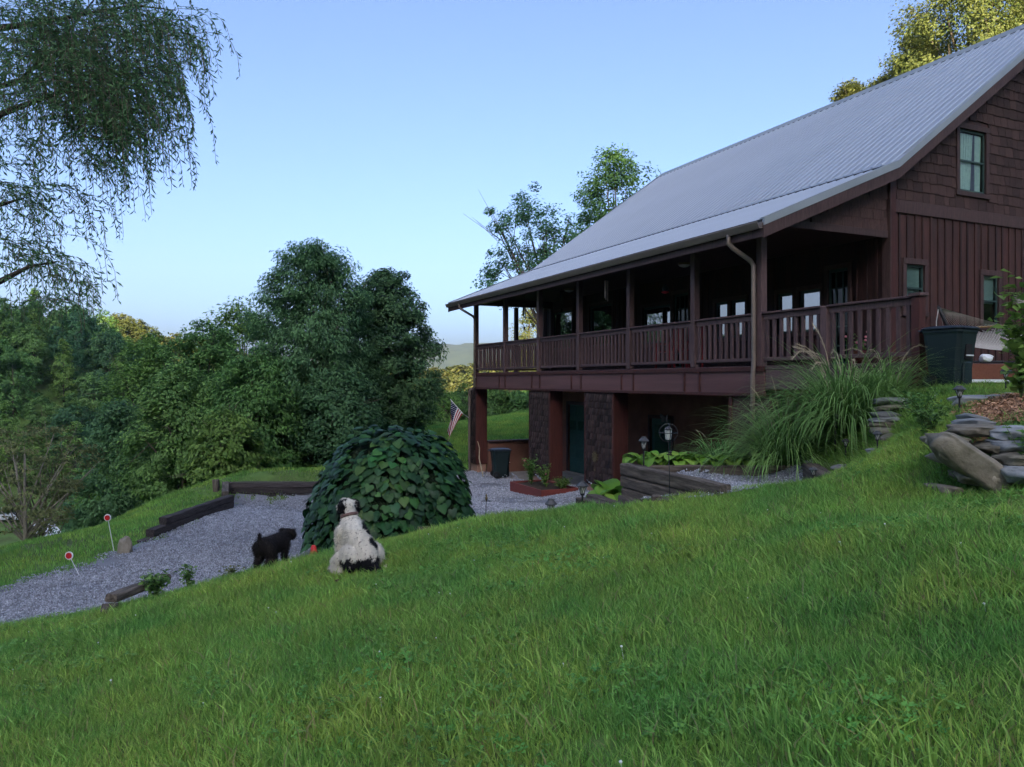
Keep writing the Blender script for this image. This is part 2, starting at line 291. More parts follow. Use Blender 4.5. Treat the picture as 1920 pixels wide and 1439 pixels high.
far_pts = [(-60,85,-17),(-45,85,-17.5),(-75,85,-16),(-30,60,-13),(-20,45,-9),(-70,105,-10),(-80,118,4),(-60,118,-3),(-100,112,5),(-50,122,-13),(-90,145,2),(-92,170,3),(-70,172,1),(-55,170,-8),(-125,140,8),
           (-30,100,-17),(-10,90,-11),(0,70,-5),(10,80,-4),(-15,150,-15),(-22,190,-6),(-20,215,-5),(-20,250,-4),(20,215,2),(60,220,8),(0,150,-11),(-60,230,-4),(-120,230,4),(-200,150,14),(-200,260,14),
           (16,30,3),(30,45,8),(28,70,9),(60,50,18),(50,20,9),(20,10,1.6),(20,-10,1.2),(60,0,9),(60,120,14),(120,60,24),(120,160,24),(-20,0,-6),(-20,-15,-6),(-40,0,-10),(-60,30,-15),(-95,40,-13),(-95,90,-10),(-150,60,2),
           (0,-20,-1.6),(0,-60,-1),(0,-120,2),(-120,-150,-4),(0,-200,8),(120,-150,10),(-120,-210,4),(120,-210,14),(-60,-60,-6),(70,-60,8),(200,-100,20),(-200,-60,-4),(200,60,34),(-200,20,8),(200,250,34),(0,12,-2.5),(0,30,-3)]
t_near, t_far = tps(near, .002), tps(far_pts, 1.0)
HA = R(24.9); HC, HS = math.cos(HA), math.sin(HA); HP = (4.55, 14.45)     # house frame: s across, t along
def to_st(X, Y): dx, dy = X - HP[0], Y - HP[1]; return dx * HC + dy * HS, -dx * HS + dy * HC
def to_xy(s, t): return HP[0] + s * HC - t * HS, HP[1] + s * HS + t * HC
def sstep(a, b, x): u = np.clip((x - a) / (b - a), 0, 1); return u * u * (3 - 2 * u)
def ground(X, Y):
    X = np.asarray(X, float); Y = np.asarray(Y, float)
    d = np.maximum(np.abs(X + 0) - 8, 0) / 14; e = np.maximum(np.maximum(Y - 44, -2 - Y), 0) / 22
    k = 1 - sstep(.35, 1.0, np.sqrt(d * d + e * e))
    z = np.where(k > 0, t_near(X, Y), 0) * k + t_far(X, Y) * (1 - k)
    s, t = to_st(X, Y)
    inside = (s > .15) & (s < 14.7) & (t > .12) & (t < 14.45)
    z = np.where(inside, np.minimum(z, -3.42), z)
    outer = (s > -1.2) & (s < 4) & (t > 12.5) & (t < 16.5); z = np.where(outer, np.minimum(z, -3.3), z)
    rear = (s > 2.5) & (s < 16) & (t > -5) & (t < -.3); z = np.where(rear, np.minimum(z, .05), z)
    return z
def gz(x, y): return float(ground(np.array([x]), np.array([y]))[0])
def axis(lo, hi, dlo, dhi, st):
    mid = list(np.arange(dlo, dhi + 1e-6, st)); a = []; x = dlo; h = st
    while x > lo: h *= 1.14; x -= h; a.append(x)
    b = []; x = mid[-1]; h = st
    while x < hi: h *= 1.14; x += h; b.append(x)
    return np.array(a[::-1] + mid + b)
gx, gy = axis(-260, 260, -11, 9, .2), axis(-230, 320, 1.5, 30, .2)
GX, GY = np.meshgrid(gx, gy); GZ = ground(GX, GY)
ny, nx = GX.shape; idx = np.arange(nx * ny).reshape(ny, nx)
quads = np.stack([idx[:-1, :-1], idx[:-1, 1:], idx[1:, 1:], idx[1:, :-1]], -1).reshape(-1, 4)
o = link('ground', np_mesh('ground', np.stack([GX, GY, GZ], -1).reshape(-1, 3), quads, M['grassground'], smooth=True)); tag(o, kind='structure')
# far plain and mountains
mb = MB(); mb.add([(-2700,-1500,-24),(2700,-1500,-24),(2700,2150,-24),(-2700,2150,-24)], [(0,1,2,3)])
o = mb.build('plain', M['grassground']); tag(o, kind='structure')
M['forestfar'] = mat('far_forest', (.018,.030,.018), (.040,.055,.028), .03, .95, 1.0, .06, detail=12)  # darkened so shade and haze on the mountain sit in the colour
rng = np.random.default_rng(3)
def mountain(name, Y0, depth, hfun, x0, x1, n=220, m=14, off=0):
    xs = np.linspace(x0, x1, n); vs = []
    for j in range(m):
        f = j / (m - 1); prof = math.sin(math.pi * min(1, f * 1.25) / 2) if f < .8 else math.cos((f - .8) / .2 * math.pi / 2)
        for i, x in enumerate(xs):
            yy = Y0 + depth * f + 60 * math.sin(x * .004 + off)
            rough = 5 * math.sin(x * .021 + j * 1.7 + off) + 3 * math.sin(x * .053 + j * 2.9) + rng.normal() * 1.5
            vs.append((x, yy, -24 + max(0, prof) * (hfun(x) + 24) + rough * min(1, prof)))
    id_ = np.arange(n * m).reshape(m, n); q = np.stack([id_[:-1, :-1], id_[:-1, 1:], id_[1:, 1:], id_[1:, :-1]], -1).reshape(-1, 4)
    o = link(name, np_mesh(name, np.array(vs), q, M['forestfar'], smooth=True)); tag(o, kind='structure'); return o
def evening_crest(x):            # unseen hill hiding the sun; crest shaped to keep house and left slope shaded
    k = float(1 - sstep(-56, -30, np.array(float(x))))
    return 23 + .488 * 520 + 46 * k + 8 * abs(math.sin(x * .003)) * (abs(x) > 150)
mb = MB(); xs = list(range(-1600, -100, 60)) + list(range(-100, 101, 5)) + list(range(140, 1601, 60)); n = len(xs)
for yy, f in ((-210, 0), (-330, .55), (-420, .84), (-500, 1.0), (-640, .8), (-900, .2)):
    mb.v += [(x, yy, -26 + f * (evening_crest(x) + 26)) for x in xs]
mb.f = [(j*n+i, j*n+i+1, (j+1)*n+i+1, (j+1)*n+i) for j in range(5) for i in range(n-1)]; mb.m = [0] * len(mb.f)
tag(mb.build('hill', M['forestfar'], smooth=True), kind='structure')
mountain('mountain', 1250, 700, lambda x: 66 + 10 * math.sin(x * .0045 + 1.2) + 22 * math.sin(x * .0016 + .6), -2600, 2600)
# ------------------------------------------------------------ gravel drive
def in_poly(poly, X, Y):
    X = np.asarray(X); Y = np.asarray(Y); c = np.zeros(X.shape, bool); n = len(poly); j = n - 1
    for i in range(n):
        xi, yi = poly[i]; xj, yj = poly[j]
        with np.errstate(divide='ignore', invalid='ignore'):
            c ^= ((yi > Y) != (yj > Y)) & (X < (xj - xi) * (Y - yi) / (yj - yi + 1e-12) + xi)
        j = i
    return c
def wob(X, Y): return .10 * np.sin(X * 3.1 + Y * 1.7) + .07 * np.sin(X * 7.3 - Y * 5.1) + .04 * np.sin(X * 17 + Y * 13)
DRIVE = [(-11,4.6),(-8.2,7.0),(-6.3,8.35),(-5.2,8.6),(-4.5,9.2),(-3.6,9.7),(-2.7,10.3),(-1.2,10.9),(.2,11.0),(1.2,10.5),(1.9,11.4),(2.3,12.9),(3.9,14.2),(4.9,14.7),(9,16.0),(2.6,28.6),(-2.0,27.0),(-2.4,25.6),(-3.3,21.5),(-3.9,19.6),(-7.2,19.45),(-6.7,17.6),(-6.7,14.0),(-6.95,12.2),(-7.4,10.7),(-10,8.6),(-14,7.2)]
def on_drive(X, Y): q = wob(X, Y); return in_poly(DRIVE, np.asarray(X) + q, np.asarray(Y) + q)
def sheet(name, test, x0, x1, y0, y1, st, lift, m, zf=ground):
    xs = np.arange(x0, x1, st); ys = np.arange(y0, y1, st); X, Y = np.meshgrid(xs, ys); ok = test(X[:-1, :-1] + st/2, Y[:-1, :-1] + st/2)
    nx_, ny_ = len(xs), len(ys); id_ = np.arange(nx_ * ny_).reshape(ny_, nx_)
    q = np.stack([id_[:-1, :-1], id_[:-1, 1:], id_[1:, 1:], id_[1:, :-1]], -1)[ok]
    used = np.unique(q); re = np.full(nx_ * ny_, -1); re[used] = np.arange(len(used))
    V = np.stack([X.ravel()[used], Y.ravel()[used], np.zeros(len(used))], 1); V[:, 2] = zf(V[:, 0], V[:, 1]) + lift + .008 * np.sin(V[:, 0] * 9) * np.sin(V[:, 1] * 7)
    o = link(name, np_mesh(name, V, re[q], m, smooth=True)); tag(o, kind='structure'); return o
def drive_test(X, Y):
    s, t = to_st(X, Y); return on_drive(X, Y) & ~((s > .2) & (t > 0) & (t < 14.7))
sheet('gravel_driveway', drive_test, -14, 6, 4, 29, .1, .035, M['gravel'])
BED = [(1.75,11.1),(2.45,8.95),(3.25,9.35),(3.85,9.5),(4.1,10.6),(4.3,11.4),(2.0,11.95)]
sheet('gravel_bed', lambda X, Y: in_poly(BED, X, Y) & (lawn_plane(X, Y) < 9), 1, 5, 8.5, 12.5, .08, .03, M['gravel'])
MULCH = [(4.75,7.75),(5.3,7.35),(7.5,7.2),(9,8.5),(8,9.6),(6.4,9.7),(5.35,9.0)]
sheet('mulch_bed', lambda X, Y: in_poly(MULCH, X + wob(X, Y), Y + wob(X, Y)), 4, 10, 6.5, 10.5, .08, .02, M['mulchbed'])
# valley road apron far below
mb = MB(); pts = [P(52,972,88), P(88,967,92), P(118,980,86), P(76,981,84)]
pts = [Vector((p.x, p.y, gz(p.x, p.y) + .06)) for p in pts]; mb.add(pts, [(0,1,2,3)]); tag(mb.build('road', M['paverust']), kind='structure')
# ------------------------------------------------------------ scatter by geometry nodes (stuff)
HIDE = {}
def scatter(name, pts, rot, scl, ids, sources, kind='stuff', label=None, cat=None, parent=None):
    me = bpy.data.meshes.new(name); pts = np.asarray(pts, np.float32); n = len(pts)
    me.vertices.add(n); me.vertices.foreach_set('co', pts.ravel())
    a = me.attributes.new('rot', 'FLOAT_VECTOR', 'POINT'); a.data.foreach_set('vector', np.asarray(rot, np.float32).ravel())
    a = me.attributes.new('scl', 'FLOAT', 'POINT'); a.data.foreach_set('value', np.asarray(scl, np.float32))
    a = me.attributes.new('ids', 'INT', 'POINT'); a.data.foreach_set('value', np.asarray(ids, np.int32))
    o = link(name, me, parent); tag(o, label, cat, kind=kind)
    g = bpy.data.node_groups.new(name + '_nodes', 'GeometryNodeTree'); N, L = g.nodes, g.links
    g.interface.new_socket('Geometry', in_out='INPUT', socket_type='NodeSocketGeometry'); g.interface.new_socket('Geometry', in_out='OUTPUT', socket_type='NodeSocketGeometry')
    gi, go = N.new('NodeGroupInput'), N.new('NodeGroupOutput'); ip = N.new('GeometryNodeInstanceOnPoints'); j = N.new('GeometryNodeJoinGeometry')
    for sm in sources:
        so = bpy.data.objects.new(sm.name + '_source', sm); oi = N.new('GeometryNodeObjectInfo'); oi.inputs['Object'].default_value = so
        gt = N.new('GeometryNodeGeometryToInstance'); L.new(oi.outputs['Geometry'], gt.inputs[0]); L.new(gt.outputs[0], j.inputs[0])
        o.data.materials.append(sm.materials[0]) if sm.materials[0].name not in o.data.materials else None
    def attr(nm, ty):
        na = N.new('GeometryNodeInputNamedAttribute'); na.data_type = ty; na.inputs['Name'].default_value = nm; return na.outputs['Attribute']
    er = N.new('FunctionNodeEulerToRotation'); L.new(attr('rot', 'FLOAT_VECTOR'), er.inputs[0])
    L.new(gi.outputs[0], ip.inputs['Points']); L.new(j.outputs[0], ip.inputs['Instance']); ip.inputs['Pick Instance'].default_value = True
    L.new(attr('ids', 'INT'), ip.inputs['Instance Index']); L.new(er.outputs[0], ip.inputs['Rotation']); L.new(attr('scl', 'FLOAT'), ip.inputs['Scale'])
    L.new(ip.outputs[0], go.inputs[0]); m = o.modifiers.new('scatter', 'NODES'); m.node_group = g
    return o
def tilt(X, Y, rz):          # euler that stands on the slope, turned by rz
    h = .1; nxv = -(ground(X + h, Y) - ground(X - h, Y)) / (2 * h); nyv = -(ground(X, Y + h) - ground(X, Y - h)) / (2 * h)
    out = np.zeros((len(X), 3))
    nxv = np.clip(nxv, -.8, .8); nyv = np.clip(nyv, -.8, .8)
    for i in range(len(X)):
        q = Vector((0, 0, 1)).rotation_difference(Vector((nxv[i], nyv[i], 1)).normalized()) @ Euler((0, 0, rz[i])).to_quaternion()
        out[i] = q.to_euler()
    return out
def grass_patch(seed, n, rad, h0, h1, wd, lean=.5, mt=None, straw=.06):
    r = np.random.default_rng(seed); a = r.uniform(0, 6.283, n); q = rad * np.sqrt(r.uniform(0, 1, n)); bx, by = q * np.cos(a), q * np.sin(a)
    h = r.uniform(h0, h1, n); th = r.uniform(0, 6.283, n); ln = h * r.uniform(.1, 1.3, n) * lean; dx, dy = np.cos(th), np.sin(th); wv = wd * r.uniform(.6, 1.3, n)
    ph = r.uniform(0, 6.283, n); sx, sy = np.cos(ph) * wv, np.sin(ph) * wv; z0 = -.02
    def pt(f, g, k): return np.stack([bx + dx * ln * f + sx * k, by + dy * ln * f + sy * k, np.where(np.ones(n) > 0, z0 + (h - z0) * g, 0)], 1)
    V = np.stack([pt(0, 0, -.5), pt(0, 0, .5), pt(.35, .62, .42), pt(.35, .62, -.42), pt(1, 1, 0), pt(1, .995, .05)], 1).reshape(-1, 3)
    b = np.arange(n)[:, None] * 6; Fq = np.concatenate([b + np.array([[0, 1, 2, 3]]), b + np.array([[3, 2, 5, 4]])], 0)
    var = r.uniform(0, .88, n); var[r.uniform(0, 1, n) < straw] = 1.0
    return np_mesh('grass_patch', V, Fq, mt or L_grass, {'var': np.concatenate([var, var])})
def clover_patch(seed, n=70, rad=.22):
    r = np.random.default_rng(seed); V, Fq, var = [], [], []
    for i in range(n):
        a, q = r.uniform(0, 6.283), rad * math.sqrt(r.uniform()); x, y, z = q * math.cos(a), q * math.sin(a), r.uniform(.03, .075); sz = r.uniform(.009, .018); tl = r.normal(0, .35, 2); vv = r.uniform()
        for k in range(3):
            t0 = a * 5 + k * 2.094; b = len(V)
            for (rr, ang) in ((0, 0), (1.0, -.5), (1.35, 0), (1.0, .5)):
                px, py = rr * sz * math.cos(t0 + ang), rr * sz * math.sin(t0 + ang); V.append((x + px, y + py, z + tl[0] * px + tl[1] * py))
            Fq.append((b, b+1, b+2, b+3)); var.append(vv)
    return np_mesh('clover_patch', np.array(V), np.array(Fq), L_clover, {'var': var})
def lawn_ok(X, Y):
    s, t = to_st(X, Y)
    q = ~on_drive(X, Y) & ~in_poly(BED, X, Y) & ~in_poly(MULCH, X + wob(X, Y), Y + wob(X, Y)) & ~((s > -.2) & (t > -3.6) & (t < 14.9) & (s < 15))
    return q & ~((X > 1.2) & (X < 4.6) & (Y > 9.4) & (Y < 14.5))
rg = np.random.default_rng(11)
def samp(x0, x1, y0, y1, dens, keep):
    st = dens ** -.5; X, Y = np.meshgrid(np.arange(x0, x1, st), np.arange(y0, y1, st)); X = X.ravel() + rg.uniform(0, st, X.size) * .95; Y = Y.ravel() + rg.uniform(0, st, Y.size) * .95; k = keep(X, Y); return X[k], Y[k]
vis = lambda X, Y, m=1.6: np.abs(X) < .70 * Y + m
src = [grass_patch(i, 230, .26, .025, .075, .0062, .9) for i in range(4)] + [grass_patch(9 + i, 110, .22, .04, .12, .0085, .9) for i in range(2)]
X, Y = samp(-8, 9, 1.8, 12.5, 36, lambda X, Y: vis(X, Y) & lawn_ok(X, Y) & (Y < 10.9))
rz = rg.uniform(0, 6.28, len(X)); long_ = np.sin(X * 1.9 + Y * 1.1) + np.sin(Y * 2.7 - X * .8) + rg.normal(0, .8, len(X)) > 1.1
ids = np.where(long_, rg.integers(4, 6, len(X)), rg.integers(0, 4, len(X)))
scatter('grass', np.stack([X, Y, ground(X, Y)], 1), tilt(X, Y, rz), rg.uniform(.75, 1.2, len(X)), ids, src, label='short green lawn grass on the slope', cat='grass')
src2 = [grass_patch(20 + i, 90, .34, .04, .10, .013, straw=.02) for i in range(3)]
X, Y = samp(-16, 8, 8, 52, 9, lambda X, Y: vis(X, Y, 3) & lawn_ok(X, Y) & ((X < -5.2) | (Y > 22)) & ((X < 3) | (Y > 28)) & (X > -15 - (Y < 20) * 0))
scatter('grass', np.stack([X, Y, ground(X, Y)], 1), tilt(X, Y, rg.uniform(0, 6.28, len(X))), rg.uniform(.7, 1.15, len(X)) * (1 + (Y > 22) * .5), rg.integers(0, 3, len(X)), src2, label='mown lawn grass beyond the gravel drive', cat='grass')
srcc = [clover_patch(i) for i in range(3)]
X, Y = samp(-6, 8, 1.8, 9, 5.0, lambda X, Y: vis(X, Y) & lawn_ok(X, Y) & (np.sin(X * 1.3 + 2) + np.sin(Y * 1.9 + X) > .1))
scatter('clover', np.stack([X, Y, ground(X, Y)], 1), tilt(X, Y, rg.uniform(0, 6.28, len(X))), rg.uniform(.8, 1.3, len(X)), rg.integers(0, 3, len(X)), srcc, label='patches of clover leaves among the lawn grass', cat='clover')
# small white clover blossoms
bl = MB(); bl.ball((0, 0, .065), (.007, .007, .006), 6); bl.tube([(0, 0, 0), (0, 0, .06)], .001, 3); blm = bl.mesh('clover_blossom', M['white'])
X, Y = samp(-5, 7, 2.4, 9.5, .8, lambda X, Y: vis(X, Y) & lawn_ok(X, Y))
scatter('clover_blossom', np.stack([X, Y, ground(X, Y)], 1), tilt(X, Y, rg.uniform(0, 6.28, len(X))), rg.uniform(.7, 1.2, len(X)), np.zeros(len(X)), [blm], label='tiny white clover blossoms dotted over the lawn', cat='blossom')
# pebbles
def pebble_patch(seed, n, rad, r0, r1):
    r = np.random.default_rng(seed); V, Fq, var = [], [], []
    oct_ = np.array([(1,0,0),(0,1,0),(-1,0,0),(0,-1,0),(0,0,1),(0,0,-1)], float)
    fc = [(0,1,4),(1,2,4),(2,3,4),(3,0,4),(1,0,5),(2,1,5),(3,2,5),(0,3,5)]
    for i in range(n):
        a, q = r.uniform(0, 6.283), rad * math.sqrt(r.uniform()); b = len(V); sz = r.uniform(r0, r1) * r.uniform(.6, 1.2, 3) * np.array([1, 1, .6])
        m = np.array(Euler(r.uniform(0, 6.28, 3)).to_matrix()); pv = (oct_ * sz * r.uniform(.8, 1.2, (6, 1))) @ m.T + np.array([q * math.cos(a), q * math.sin(a), r.uniform(0, .012)])
        V += list(pv); Fq += [tuple(k + b for k in f) for f in fc]; var += [r.uniform()] * 8
    return np_mesh('pebble_patch', np.array(V), np.array(Fq), M['pebble'], {'var': var})
psrc = [pebble_patch(i, 260, .36, .008, .018) for i in range(4)]
X, Y = samp(-13, 6, 5, 28, 11, lambda X, Y: vis(X, Y, 2.5) & drive_test(X, Y) & (Y > 7.6) & (rg.uniform(0, 1, X.shape) < .62 + .5 * np.sin(X * 1.1 + 1.3 * np.sin(Y * .7)) * np.sin(Y * .9 + X * .5)))
scatter('gravel', np.stack([X, Y, ground(X, Y) + .04], 1), tilt(X, Y, rg.uniform(0, 6.28, len(X))), rg.uniform(.9, 1.2, len(X)) * (1 + .25 * (Y > 15)), rg.integers(0, 4, len(X)), psrc, label='loose grey gravel stones of the driveway', cat='gravel')
X, Y = samp(1.5, 4.8, 8.6, 12.2, 14, lambda X, Y: in_poly(BED, X, Y))
scatter('gravel', np.stack([X, Y, ground(X, Y) + .035], 1), tilt(X, Y, rg.uniform(0, 6.28, len(X))), rg.uniform(.9, 1.2, len(X)), rg.integers(0, 4, len(X)), psrc, label='pale gravel inside the weathered timber bed', cat='gravel')
def chip_patch(seed):
    r = np.random.default_rng(seed); V, Fq, var = [], [], []
    for i in range(230):
        a, q = r.uniform(0, 6.283), .3 * math.sqrt(r.uniform()); b = len(V); m = np.array(Euler((r.normal(0, .4), r.normal(0, .4), r.uniform(0, 6.28))).to_matrix()); l, wd = r.uniform(.011, .03), r.uniform(.004, .009)
        pv = np.array([(-l, -wd, 0), (l, -wd, 0), (l * .9, wd, .004), (-l * .9, wd, .004)]) @ m.T + np.array([q * math.cos(a), q * math.sin(a), r.uniform(.005, .03)])
        V += list(pv); Fq.append((b, b+1, b+2, b+3)); var.append(r.uniform())
    return np_mesh('chip_patch', np.array(V), np.array(Fq), M['mulch'], {'var': var})
csrc = [chip_patch(i) for i in range(3)]
X, Y = samp(4.2, 9.5, 6.8, 10.2, 16, lambda X, Y: in_poly(MULCH, X + wob(X, Y), Y + wob(X, Y)))
scatter('mulch', np.stack([X, Y, ground(X, Y) + .02], 1), tilt(X, Y, rg.uniform(0, 6.28, len(X))), rg.uniform(.9, 1.2, len(X)), rg.integers(0, 3, len(X)), csrc, label='orange brown wood chip mulch above the stone edging', cat='mulch')

# ------------------------------------------------------------ evening haze
mb = MB().box((-2750, -1550, -34), (2750, 2200, 330)); hz_ = mb.build('haze', None); tag(hz_, kind='stuff')
hm_ = bpy.data.materials.new('haze_air'); hm_.use_nodes = True; N_ = hm_.node_tree.nodes; N_.remove(N_['Principled BSDF']); pv = N_.new('ShaderNodeVolumePrincipled')
pv.inputs['Color'].default_value = (.62, .76, 1.0, 1); pv.inputs['Density'].default_value = .00014; pv.inputs['Anisotropy'].default_value = .2
hm_.node_tree.links.new(pv.outputs[0], N_['Material Output'].inputs['Volume']); hz_.data.materials.clear(); hz_.data.materials.append(hm_)
# ------------------------------------------------------------ the house (local x = s across, y = t along, z offset)
ZB = -3.36
house = empty('house', (HP[0], HP[1], ZB), HA, 'dark brown wooden house with grey metal roof and a long railed porch over a basement', 'house')
OFF = (0, 0, -ZB)
def on_s(x, s):      # photo column x meets the plane s = const at this t
    u = (x - CX) / F; return (HP[0] + s * HC - u * (HP[1] + s * HS)) / (HS + u * HC)
def on_t(x, t):
    u = (x - CX) / F; return (u * (HP[1] + t * HC) - HP[0] + t * HS) / (HC - u * HS)
def dep(s, t): return HP[1] + s * HS + t * HC
def zat(y, s, t): return (HY - y) / F * dep(s, t)
def hb(name, s0, s1, t0, t1, z0, z1, m, parent=None, bevel=.006):
    """box part with its origin at its own centre; coordinates in the house frame"""
    c = ((s0+s1)/2, (t0+t1)/2, (z0+z1)/2); mb = MB().box((s0-c[0], t0-c[1], z0-c[2]), (s1-c[0], t1-c[1], z1-c[2]))
    p = parent or house; lo = Vector(c) + Vector(OFF) if p is house else Vector(c) - Vector(p['o3'])
    o = mb.build(name, m, p, loc=lo)
    if bevel: bev(o, bevel)
    o['o3'] = c; return o
def hp(name, mb, m, parent=None, smooth=False, bevel=0):
    p = parent or house; o = mb.build(name, m, p, smooth, bevel, loc=OFF if p is house else -Vector(p['o3'])); o['o3'] = (0, 0, 0); return o
SW, TN, TF = 3.1, -.57, 14.6            # porch wall plane, near and far gable planes
EV, KN, RD = (-.54, 2.85), (2.92, 4.28), (9.02, 8.70)
BK, BE = (15.1, 4.28), (15.9, 3.95)
TR0, TR1 = -.91, 15.23
def roof_z(s):
    pts = [EV, KN, RD, BK, BE]
    for (a, za), (b, zb) in zip(pts, pts[1:]):
        if a <= s <= b: return za + (zb - za) * (s - a) / (b - a)
    return EV[1]
def slab(poly_a, poly_b, t0, t1, th):   # sloping slab between two profile points
    mb = MB(); (a, za), (b, zb) = poly_a, poly_b
    mb.prism([(a, za), (b, zb), (b, zb - th), (a, za - th)], lambda s, z: (s, t0, z), lambda s, z: (s, t1, z)); return mb
roof = hp('roof', slab((EV[0], EV[1]), (KN[0] + .12, KN[1] + .05 - .012), TR0, TR1, .05), M['metal'])
up = slab((KN[0] - .05, KN[1] + .012), RD, TR0, TR1, .05); hp('roof_slope', up, M['metal'], roof)
hp('roof_slope', slab(RD, BK, TR0, TR1, .05), M['metal'], roof); hp('roof_slope', slab(BK, BE, TR0, TR1, .05), M['metal'], roof)
def rib_mesh(a, b, nm):
    L_ = math.hypot(b[0]-a[0], b[1]-a[1]); mb = MB()
    mb.prism([(-.030, 0), (.030, 0), (.014, .022), (-.014, .022)], lambda y, z: (0, y, z), lambda y, z: (L_, y, z)); return mb.mesh(nm, M['metal']), math.atan2(b[1]-a[1], b[0]-a[0])
for (a, b, lift) in ((EV, (KN[0] + .02, KN[1]), 0.001), ((KN[0] - .05, KN[1] + .02), RD, .004)):
    me, an = rib_mesh(a, b, 'rib')
    k = TR0 + .12
    while k < TR1 - .05:
        link('rib', me, roof, (a[0], k, a[1] + lift), (0, -an, 0)); k += .2285
an = math.atan2(RD[1] - KN[1], RD[0] - KN[0])
for f in (.52,):
    a_, z_ = KN[0] + (RD[0] - KN[0]) * f, KN[1] + (RD[1] - KN[1]) * f
    hp('sheet_lap', MB().box((-.01, TR0 + .02, .002), (.01, TR1 - .02, .010), Matrix.Translation((a_, 0, z_)) @ Matrix.Rotation(-an, 4, 'Y')), M['metaltrim'], roof)
rc = MB(); rc.prism([(-.26, -.17), (0, .035), (.26, -.17), (.26, -.155), (0, .06), (-.26, -.155)], lambda a, z: (RD[0] + a, TR0 - .01, RD[1] + z), lambda a, z: (RD[0] + a, TR1 + .01, RD[1] + z)); hp('ridge_cap', rc, M['metaltrim'], roof)
cl = MB(); cl.box((RD[0] - .25, TR0, RD[1] - .185), (RD[0] - .22, TR1, RD[1] - .15)); hp('ridge_closure', cl, M['black'], roof)
cl = MB(); cl.box((KN[0] - .055, TR0 + .02, KN[1] - .026), (KN[0] - .02, TR1 - .02, KN[1] + .008)); hp('transition_closure', cl, M['black'], roof)
cl = MB(); cl.box((EV[0] - .012, TR0 + .02, EV[1] - .05), (EV[0] + .01, TR1 - .02, EV[1] + .012)); hp('eave_closure', cl, M['black'], roof)
prof = [EV, KN, RD, BK, BE]
for t0, t1 in ((TR0 - .03, TR0), (TR1, TR1 + .03)):       # metal rake trim and the board under it
    for (a, b) in zip(prof, prof[1:]):
        mb = MB(); mb.prism([(a[0], a[1] + .03), (b[0], b[1] + .03), (b[0], b[1] - .10), (a[0], a[1] - .10)], lambda s, z: (s, t0, z), lambda s, z: (s, t1, z)); hp('rake_trim', mb, M['metaltrim'], roof)
        mb = MB(); mb.prism([(a[0], a[1] - .102), (b[0], b[1] - .102), (b[0], b[1] - .32), (a[0], a[1] - .32)], lambda s, z: (s, t0 + .012, z), lambda s, z: (s, t1 + .012, z)); hp('barge_board', mb, M['trim'], roof)
for (a, b) in zip(prof, prof[1:]):
    for tt in (TR0 - .03, TR1 - .09):
        mb = MB(); mb.prism([(a[0], a[1] + .031), (b[0], b[1] + .031), (b[0], b[1] + .046), (a[0], a[1] + .046)], lambda s, z: (s, tt, z), lambda s, z: (s, tt + .12, z)); hp('rake_flashing', mb, M['metaltrim'], roof)
    th = .12                                               # boarded underside of the overhang
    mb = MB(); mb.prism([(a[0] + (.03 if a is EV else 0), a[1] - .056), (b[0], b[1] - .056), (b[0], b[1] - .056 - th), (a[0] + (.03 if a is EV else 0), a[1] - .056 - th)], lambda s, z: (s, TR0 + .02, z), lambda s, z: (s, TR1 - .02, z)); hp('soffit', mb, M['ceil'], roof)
hb('fascia', EV[0] - .005, EV[0] + .028, TR0, TR1, EV[1] - .30, EV[1] - .06, M['trim'])
# gutter: an open profile swept along the eave
gut = MB(); gp = [(0, 0), (0, -.115), (-.07, -.125), (-.10, -.07), (-.125, -.02), (-.125, .0), (-.117, .0), (-.117, -.02), (-.092, -.065), (-.065, -.113), (-.008, -.105), (-.008, 0)]
gut.prism(gp, lambda a, z: (EV[0] - .008 + a, TR0 + .01, EV[1] - .035 + z), lambda a, z: (EV[0] - .008 + a, TR1 - .01, EV[1] - .035 + z)); gutter = hp('gutter', gut, M['gutter'])
# walls with holes
def wall(name, plane, a0, a1, z0, topf, holes, m, breaks=(), th=.16, axis='t', parent=None):
    """axis 't': wall in a plane of constant s running along t; axis 's': plane of constant t running along s. outer face at `plane`"""
    cuts = sorted({a0, a1, *breaks, *[h[0] for h in holes], *[h[1] for h in holes]}); cuts = [c for c in cuts if a0 <= c <= a1]; mb = MB()
    for c0, c1 in zip(cuts, cuts[1:]):
        mid = (c0 + c1) / 2; hs = sorted([h for h in holes if h[0] - 1e-6 <= mid <= h[1] + 1e-6], key=lambda h: h[2]); lo = z0
        segs = []
        for h in hs: segs.append((lo, lo, h[2], h[2])); lo = h[3]
        segs.append((lo, lo, topf(c0), topf(c1)))
        for (l0, l1, h0, h1) in segs:
            pol = [(c0, l0), (c1, l1), (c1, h1), (c0, h0)]
            if axis == 't': mb.prism(pol, lambda a, z: (plane, a, z), lambda a, z: (plane + th, a, z))
            else: mb.prism(pol, lambda a, z: (a, plane, z), lambda a, z: (a, plane + th, z))
    return hp(name, mb, m, parent)
